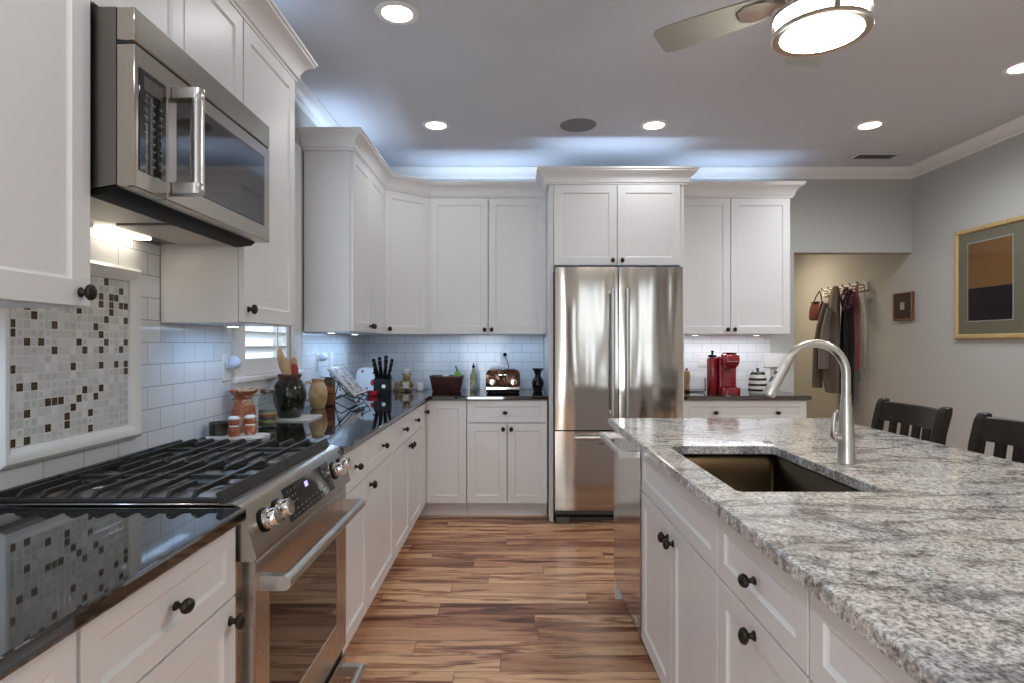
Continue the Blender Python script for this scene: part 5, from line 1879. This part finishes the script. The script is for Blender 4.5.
# striped canister
t = thing('striped_canister', 'black and white striped ceramic canister with black lid', 'canister', (1.872, 4.590, Z))
M['stripes'] = m_bands('stripe_glaze', [(0, (0.78, 0.76, 0.73)), (0.15, (0.012, 0.012, 0.012)), (0.255, (0.78, 0.76, 0.73)), (0.40, (0.012, 0.012, 0.012)), (0.51, (0.78, 0.76, 0.73)), (0.66, (0.012, 0.012, 0.012)), (0.77, (0.78, 0.76, 0.73)), (0.93, (0.012, 0.012, 0.012))], 0, 0.160, 0.15)
MB().lathe([(0, 0), (0.058, 0), (0.063, 0.006), (0.068, 0.03), (0.069, 0.060), (0.066, 0.100), (0.060, 0.135), (0.054, 0.155), (0.050, 0.160), (0, 0.160)], n=36).build('body', 'stripes', t)
MB().lathe([(0, 0.1604), (0.050, 0.1604), (0.048, 0.168), (0.030, 0.176), (0.012, 0.180), (0.008, 0.184), (0.012, 0.192), (0.010, 0.200), (0, 0.203)], n=30).build('lid', 'black_glaze', t)

# ------------------------------------------------------------------ right wall: pictures and coat rack
M['gold'] = m_wood('gilt_wood', (0.42, 0.29, 0.12), (0.56, 0.42, 0.20), 1.0, 0.35)
M['mat_olive'] = m_paint('olive_mat', (0.20, 0.172, 0.12), 0.8)
M['art_top'] = mat('ochre_brown', (0.20, 0.085, 0.022), 0.6)
M['art_low'] = mat('dark_aubergine', (0.010, 0.006, 0.014), 0.6, spec=0.2)
M['edge_pale'] = mat('print_edge', (0.42, 0.41, 0.40), 0.6)


def frame_yz(parent, y0, y1, z0, z1, w, x, t_, mats, name='frame'):
    prof = [(0.0, 0.0), (0.0, t_ * 0.8), (w * 0.25, t_), (w * 0.75, t_ * 0.92), (w, t_ * 0.55), (w, 0.0)]
    loops = []
    cy, cz = (y0 + y1) / 2, (z0 + z1) / 2
    for sy, sz in ((-1, -1), (1, -1), (1, 1), (-1, 1)):
        loops.append([(x - h, cy + sy * ((y1 - y0) / 2 - o), cz + sz * ((z1 - z0) / 2 - o)) for o, h in prof])
    return MB().loft(loops, ring=True).build(name, mats, parent, angle=25)


xw = XR - 0.0005
pf = thing('framed_picture', 'large gilt-framed picture, brown over dark purple, on right wall', 'picture', (0, 0, 0))
y0, y1, z0, z1 = 3.930, 4.600, 1.336, 2.155
frame_yz(pf, y0, y1, z0, z1, 0.036, xw, 0.030, 'gold')
MB().box(xw - 0.012, y0 + 0.034, z0 + 0.034, xw, y1 - 0.034, z1 - 0.034).build('mat_board', 'mat_olive', pf)
MB().box(xw - 0.0128, 4.066, 1.462, xw - 0.0122, 4.478, 2.048).build('print_border', 'edge_pale', pf)
MB().box(xw - 0.0140, 4.074, 1.708, xw - 0.0130, 4.470, 2.040).build('print', 'art_top', pf)
MB().box(xw - 0.0140, 4.074, 1.470, xw - 0.0130, 4.470, 1.7078).build('print', 'art_low', pf)
MB().box(xw - 0.0185, y0 + 0.0365, z0 + 0.0365, xw - 0.0170, y1 - 0.0365, z1 - 0.0365).build('glass', 'glazing', pf)
sf = thing('framed_picture', 'small wooden shadow box frame with dark mat and tiny stamp', 'picture', (0, 0, 0))
M['redwood'] = m_wood('red_wood', (0.12, 0.045, 0.02), (0.22, 0.09, 0.04), 1.5, 0.35)
M['maroon'] = mat('maroon_mat', (0.020, 0.008, 0.010), 0.7)
M['stamp'] = m_two('stamp_print', (0.48, 0.42, 0.27), (0.20, 0.16, 0.09), 110, 0.5, 0.55, 0.6)
y0, y1, z0, z1 = 5.085, 5.335, 1.505, 1.745
frame_yz(sf, y0, y1, z0, z1, 0.016, xw, 0.030, 'redwood')
MB().box(xw - 0.022, y0 + 0.015, z0 + 0.015, xw, y1 - 0.015, z1 - 0.015).build('mat_board', 'maroon', sf)
MB().box(xw - 0.0235, 5.185, 1.598, xw - 0.0223, 5.240, 1.662).build('stamp', 'stamp', sf)

# coat rack
ry0, ry1, rz = 5.745, 6.56, 1.858
rack = thing('coat_rack', 'white wall-mounted coat rack with metal hooks in the hall', 'coat rack', (0, 0, 0))
MB().box(xw - 0.022, ry0, rz - 0.040, xw, ry1, rz + 0.040, bev=0.004).build('board', 'trim', rack)
hooks = [5.79, 5.92, 6.05, 6.18, 6.32, 6.45]
for y in hooks:
    b = MB().tube([(xw - 0.0225, y, rz + 0.012), (xw - 0.055, y, rz + 0.010), (xw - 0.082, y, rz + 0.022), (xw - 0.088, y, rz + 0.042)], [0.006, 0.0055, 0.005, 0.007], 10)
    b.tube([(xw - 0.0225, y, rz - 0.008), (xw - 0.048, y, rz - 0.022), (xw - 0.058, y, rz - 0.012)], [0.005, 0.0045, 0.006], 10)
    b.build('hook', 'bronze', rack)


def cloth(secs, folds, seed, n=40):
    """hanging cloth body; secs: (z, y centre, half width along y, thickness, x offset from the wall)"""
    rnd = random.Random(seed)
    ph = [rnd.uniform(0, 6.28) for _ in range(4)]
    loops = []
    for z, yc, hw, th, xo in secs:
        lp = []
        for k in range(n):
            a = 2 * PI * k / n
            c, s = math.cos(a), math.sin(a)
            f = 1 + 0.22 * math.sin(folds * a + ph[0] + z * 2.2) * (0.35 + 0.65 * min(1, (1.87 - z) * 1.2)) + 0.08 * math.sin((folds + 3) * a + ph[1] - 3 * z)
            lp.append((xw - 0.004 - xo + th * s * f, yc + hw * c * (1 + 0.06 * math.sin(5 * a + ph[2] + 4 * z)), z))
        loops.append(lp)
    return MB().loft(loops)


M['jacket'] = m_paint('taupe_fabric', (0.175, 0.150, 0.130), 0.9, 0.4, 160)
M['jacket_lining'] = m_paint('pale_grey_fabric', (0.25, 0.225, 0.205), 0.9, 0.4, 160)
M['coat_black'] = m_paint('black_fabric', (0.014, 0.012, 0.012), 0.85, 0.3, 160)
j = thing('jacket', 'taupe jacket with hanging sleeves on the hall coat rack', 'jacket', (0, 0, 0))
cloth([(1.885, 6.09, 0.030, 0.022, 0.125), (1.86, 6.095, 0.050, 0.030, 0.125), (1.78, 6.11, 0.085, 0.040, 0.125), (1.62, 6.14, 0.120, 0.046, 0.13), (1.40, 6.16, 0.145, 0.050, 0.135), (1.15, 6.17, 0.150, 0.050, 0.135), (0.95, 6.17, 0.140, 0.048, 0.13), (0.80, 6.15, 0.110, 0.04, 0.125)], 5, 3).build('body', 'jacket', j)


def sleeve(pts, r, m, parent, name='sleeve'):
    b = MB().tube(pts, r, 16, sq=0.7)
    return b.build(name, m, parent, angle=60)


sleeve([(xw - 0.17, 6.18, 1.72), (xw - 0.19, 6.25, 1.48), (xw - 0.19, 6.31, 1.25), (xw - 0.185, 6.345, 1.05), (xw - 0.18, 6.36, 0.84)], [0.040, 0.055, 0.058, 0.052, 0.054], 'jacket', j)
sleeve([(xw - 0.185, 6.10, 1.66), (xw - 0.215, 6.11, 1.46), (xw - 0.225, 6.13, 1.25), (xw - 0.215, 6.15, 1.05)], [0.030, 0.045, 0.056, 0.058], 'jacket_lining', j)
k = thing('coat', 'long black coat hanging right of the taupe jacket', 'coat', (0, 0, 0))
cloth([(1.81, 6.00, 0.030, 0.012, 0.055), (1.79, 6.00, 0.055, 0.018, 0.052), (1.74, 6.01, 0.085, 0.024, 0.052), (1.55, 6.02, 0.100, 0.028, 0.052), (1.25, 6.02, 0.110, 0.030, 0.052), (0.95, 6.02, 0.110, 0.030, 0.052), (0.68, 6.02, 0.105, 0.030, 0.052)], 6, 9).build('body', 'coat_black', k)
sleeve([(xw - 0.075, 5.97, 1.66), (xw - 0.088, 5.965, 1.45), (xw - 0.09, 5.96, 1.15), (xw - 0.088, 5.96, 0.92)], [0.022, 0.030, 0.030, 0.028], 'coat_black', k)
# red handbag on the far hook
hb = thing('handbag', 'small dark red handbag hanging at the far end of the rack', 'bag', (xw - 0.108, 6.49, 1.555))
M['oxred'] = m_paint('dark_red_leather', (0.095, 0.016, 0.014), 0.4, 0.1, 120)
b = MB().loft([[(x * sx_, y * sy_ , z) for x, y in rounded(-0.055, -0.115, 0.055, 0.115, 0.03)] for z, sx_, sy_ in ((0, 0.8, 0.75), (0.02, 1.0, 0.92), (0.10, 0.9, 1.0), (0.17, 0.55, 0.95), (0.20, 0.25, 0.85))])
b.build('body', 'oxred', hb)
MB().tube([(0, -0.085, 0.195), (0.006, -0.06, 0.26), (0.012, -0.015, 0.318), (0.006, 0.05, 0.26), (0, 0.085, 0.195)], 0.007, 8).build('strap', 'oxred', hb)
MB().box(-0.040, -0.08, 0.190, -0.028, 0.08, 0.202, bev=0.003).build('clasp', 'bronze', hb)
# coiled dog harness and leashes on the near hooks
M['harness'] = m_two('harness_webbing', (0.016, 0.018, 0.045), (0.35, 0.07, 0.13), 34, 0.52, 0.58, 0.7)
hn = thing('dog_harness', 'bundled navy and pink webbing harness on the rack', 'harness', (xw - 0.135, 5.862, 1.60))
rnd = random.Random(5)
b = MB()
for q in range(5):
    a0 = rnd.uniform(0, 6.28)
    ry_, rz_ = 0.026 + 0.012 * rnd.random(), 0.085 + 0.03 * rnd.random()
    b.tube([(-0.036 + 0.018 * q + 0.008 * math.sin(a0 + k), ry_ * math.cos(2 * PI * k / 18 + a0) * (1 - 0.25 * math.sin(2 * PI * k / 18 + a0)), 0.13 + rz_ * math.sin(2 * PI * k / 18 + a0)) for k in range(18)], 0.0095, 8, closed=True, sq=0.5)
b.build('webbing', 'harness', hn)
M['leash_red'] = mat('red_webbing', (0.30, 0.035, 0.045), 0.7)
M['leash_teal'] = mat('teal_webbing', (0.03, 0.16, 0.16), 0.7)
ls = thing('dog_leash', 'long red leash hanging on the nearest rack hook, above teal clip', 'leash', (xw - 0.085, 5.778, 0))
b = MB()
for q, (dy, z1_) in enumerate(((-0.022, 1.06), (0.026, 1.03))):
    b.tube([(0.0, dy * 0.3, 1.872), (-0.012, dy, 1.80), (-0.004, dy * 1.1, 1.5), (-0.002, dy * 0.9, 1.25), (0, dy * 0.8, z1_)], 0.012, 8, sq=0.25, up=(0, 1, 0))
b.build('webbing', 'leash_red', ls)
lt = thing('dog_leash', 'teal leash hanging among the red webbing on the rack', 'leash', (xw - 0.050, 5.816, 0))
MB().tube([(-0.03, 0.0, 1.868), (-0.016, 0.004, 1.80), (-0.006, 0.006, 1.4), (-0.004, 0.004, 1.10), (0, 0.0, 0.93)], 0.011, 8, sq=0.3, up=(0, 1, 0)).build('webbing', 'leash_teal', lt)
MB().tube([(0, 0.0, 0.928), (0.006, 0.010, 0.915), (0.0, 0.012, 0.895), (-0.006, 0.0, 0.890), (0, -0.008, 0.905)], 0.004, 8).build('clip', 'nickel', lt)
M['cream_cord'] = mat('cream_cord', (0.30, 0.27, 0.21), 0.8)
cd = thing('cord', 'thin pale cord hanging from the near end of the rack', 'cord', (xw - 0.03, 5.738, 0))
MB().tube([(-0.055, 0.05, 1.895), (-0.020, -0.005, 1.87), (0.006, -0.012, 1.5), (0.006, 0.0, 1.10), (0.006, 0.02, 1.02), (0.004, 0.035, 1.10), (0.0, 0.035, 1.6)], 0.0035, 6).build('strand', 'cream_cord', cd)
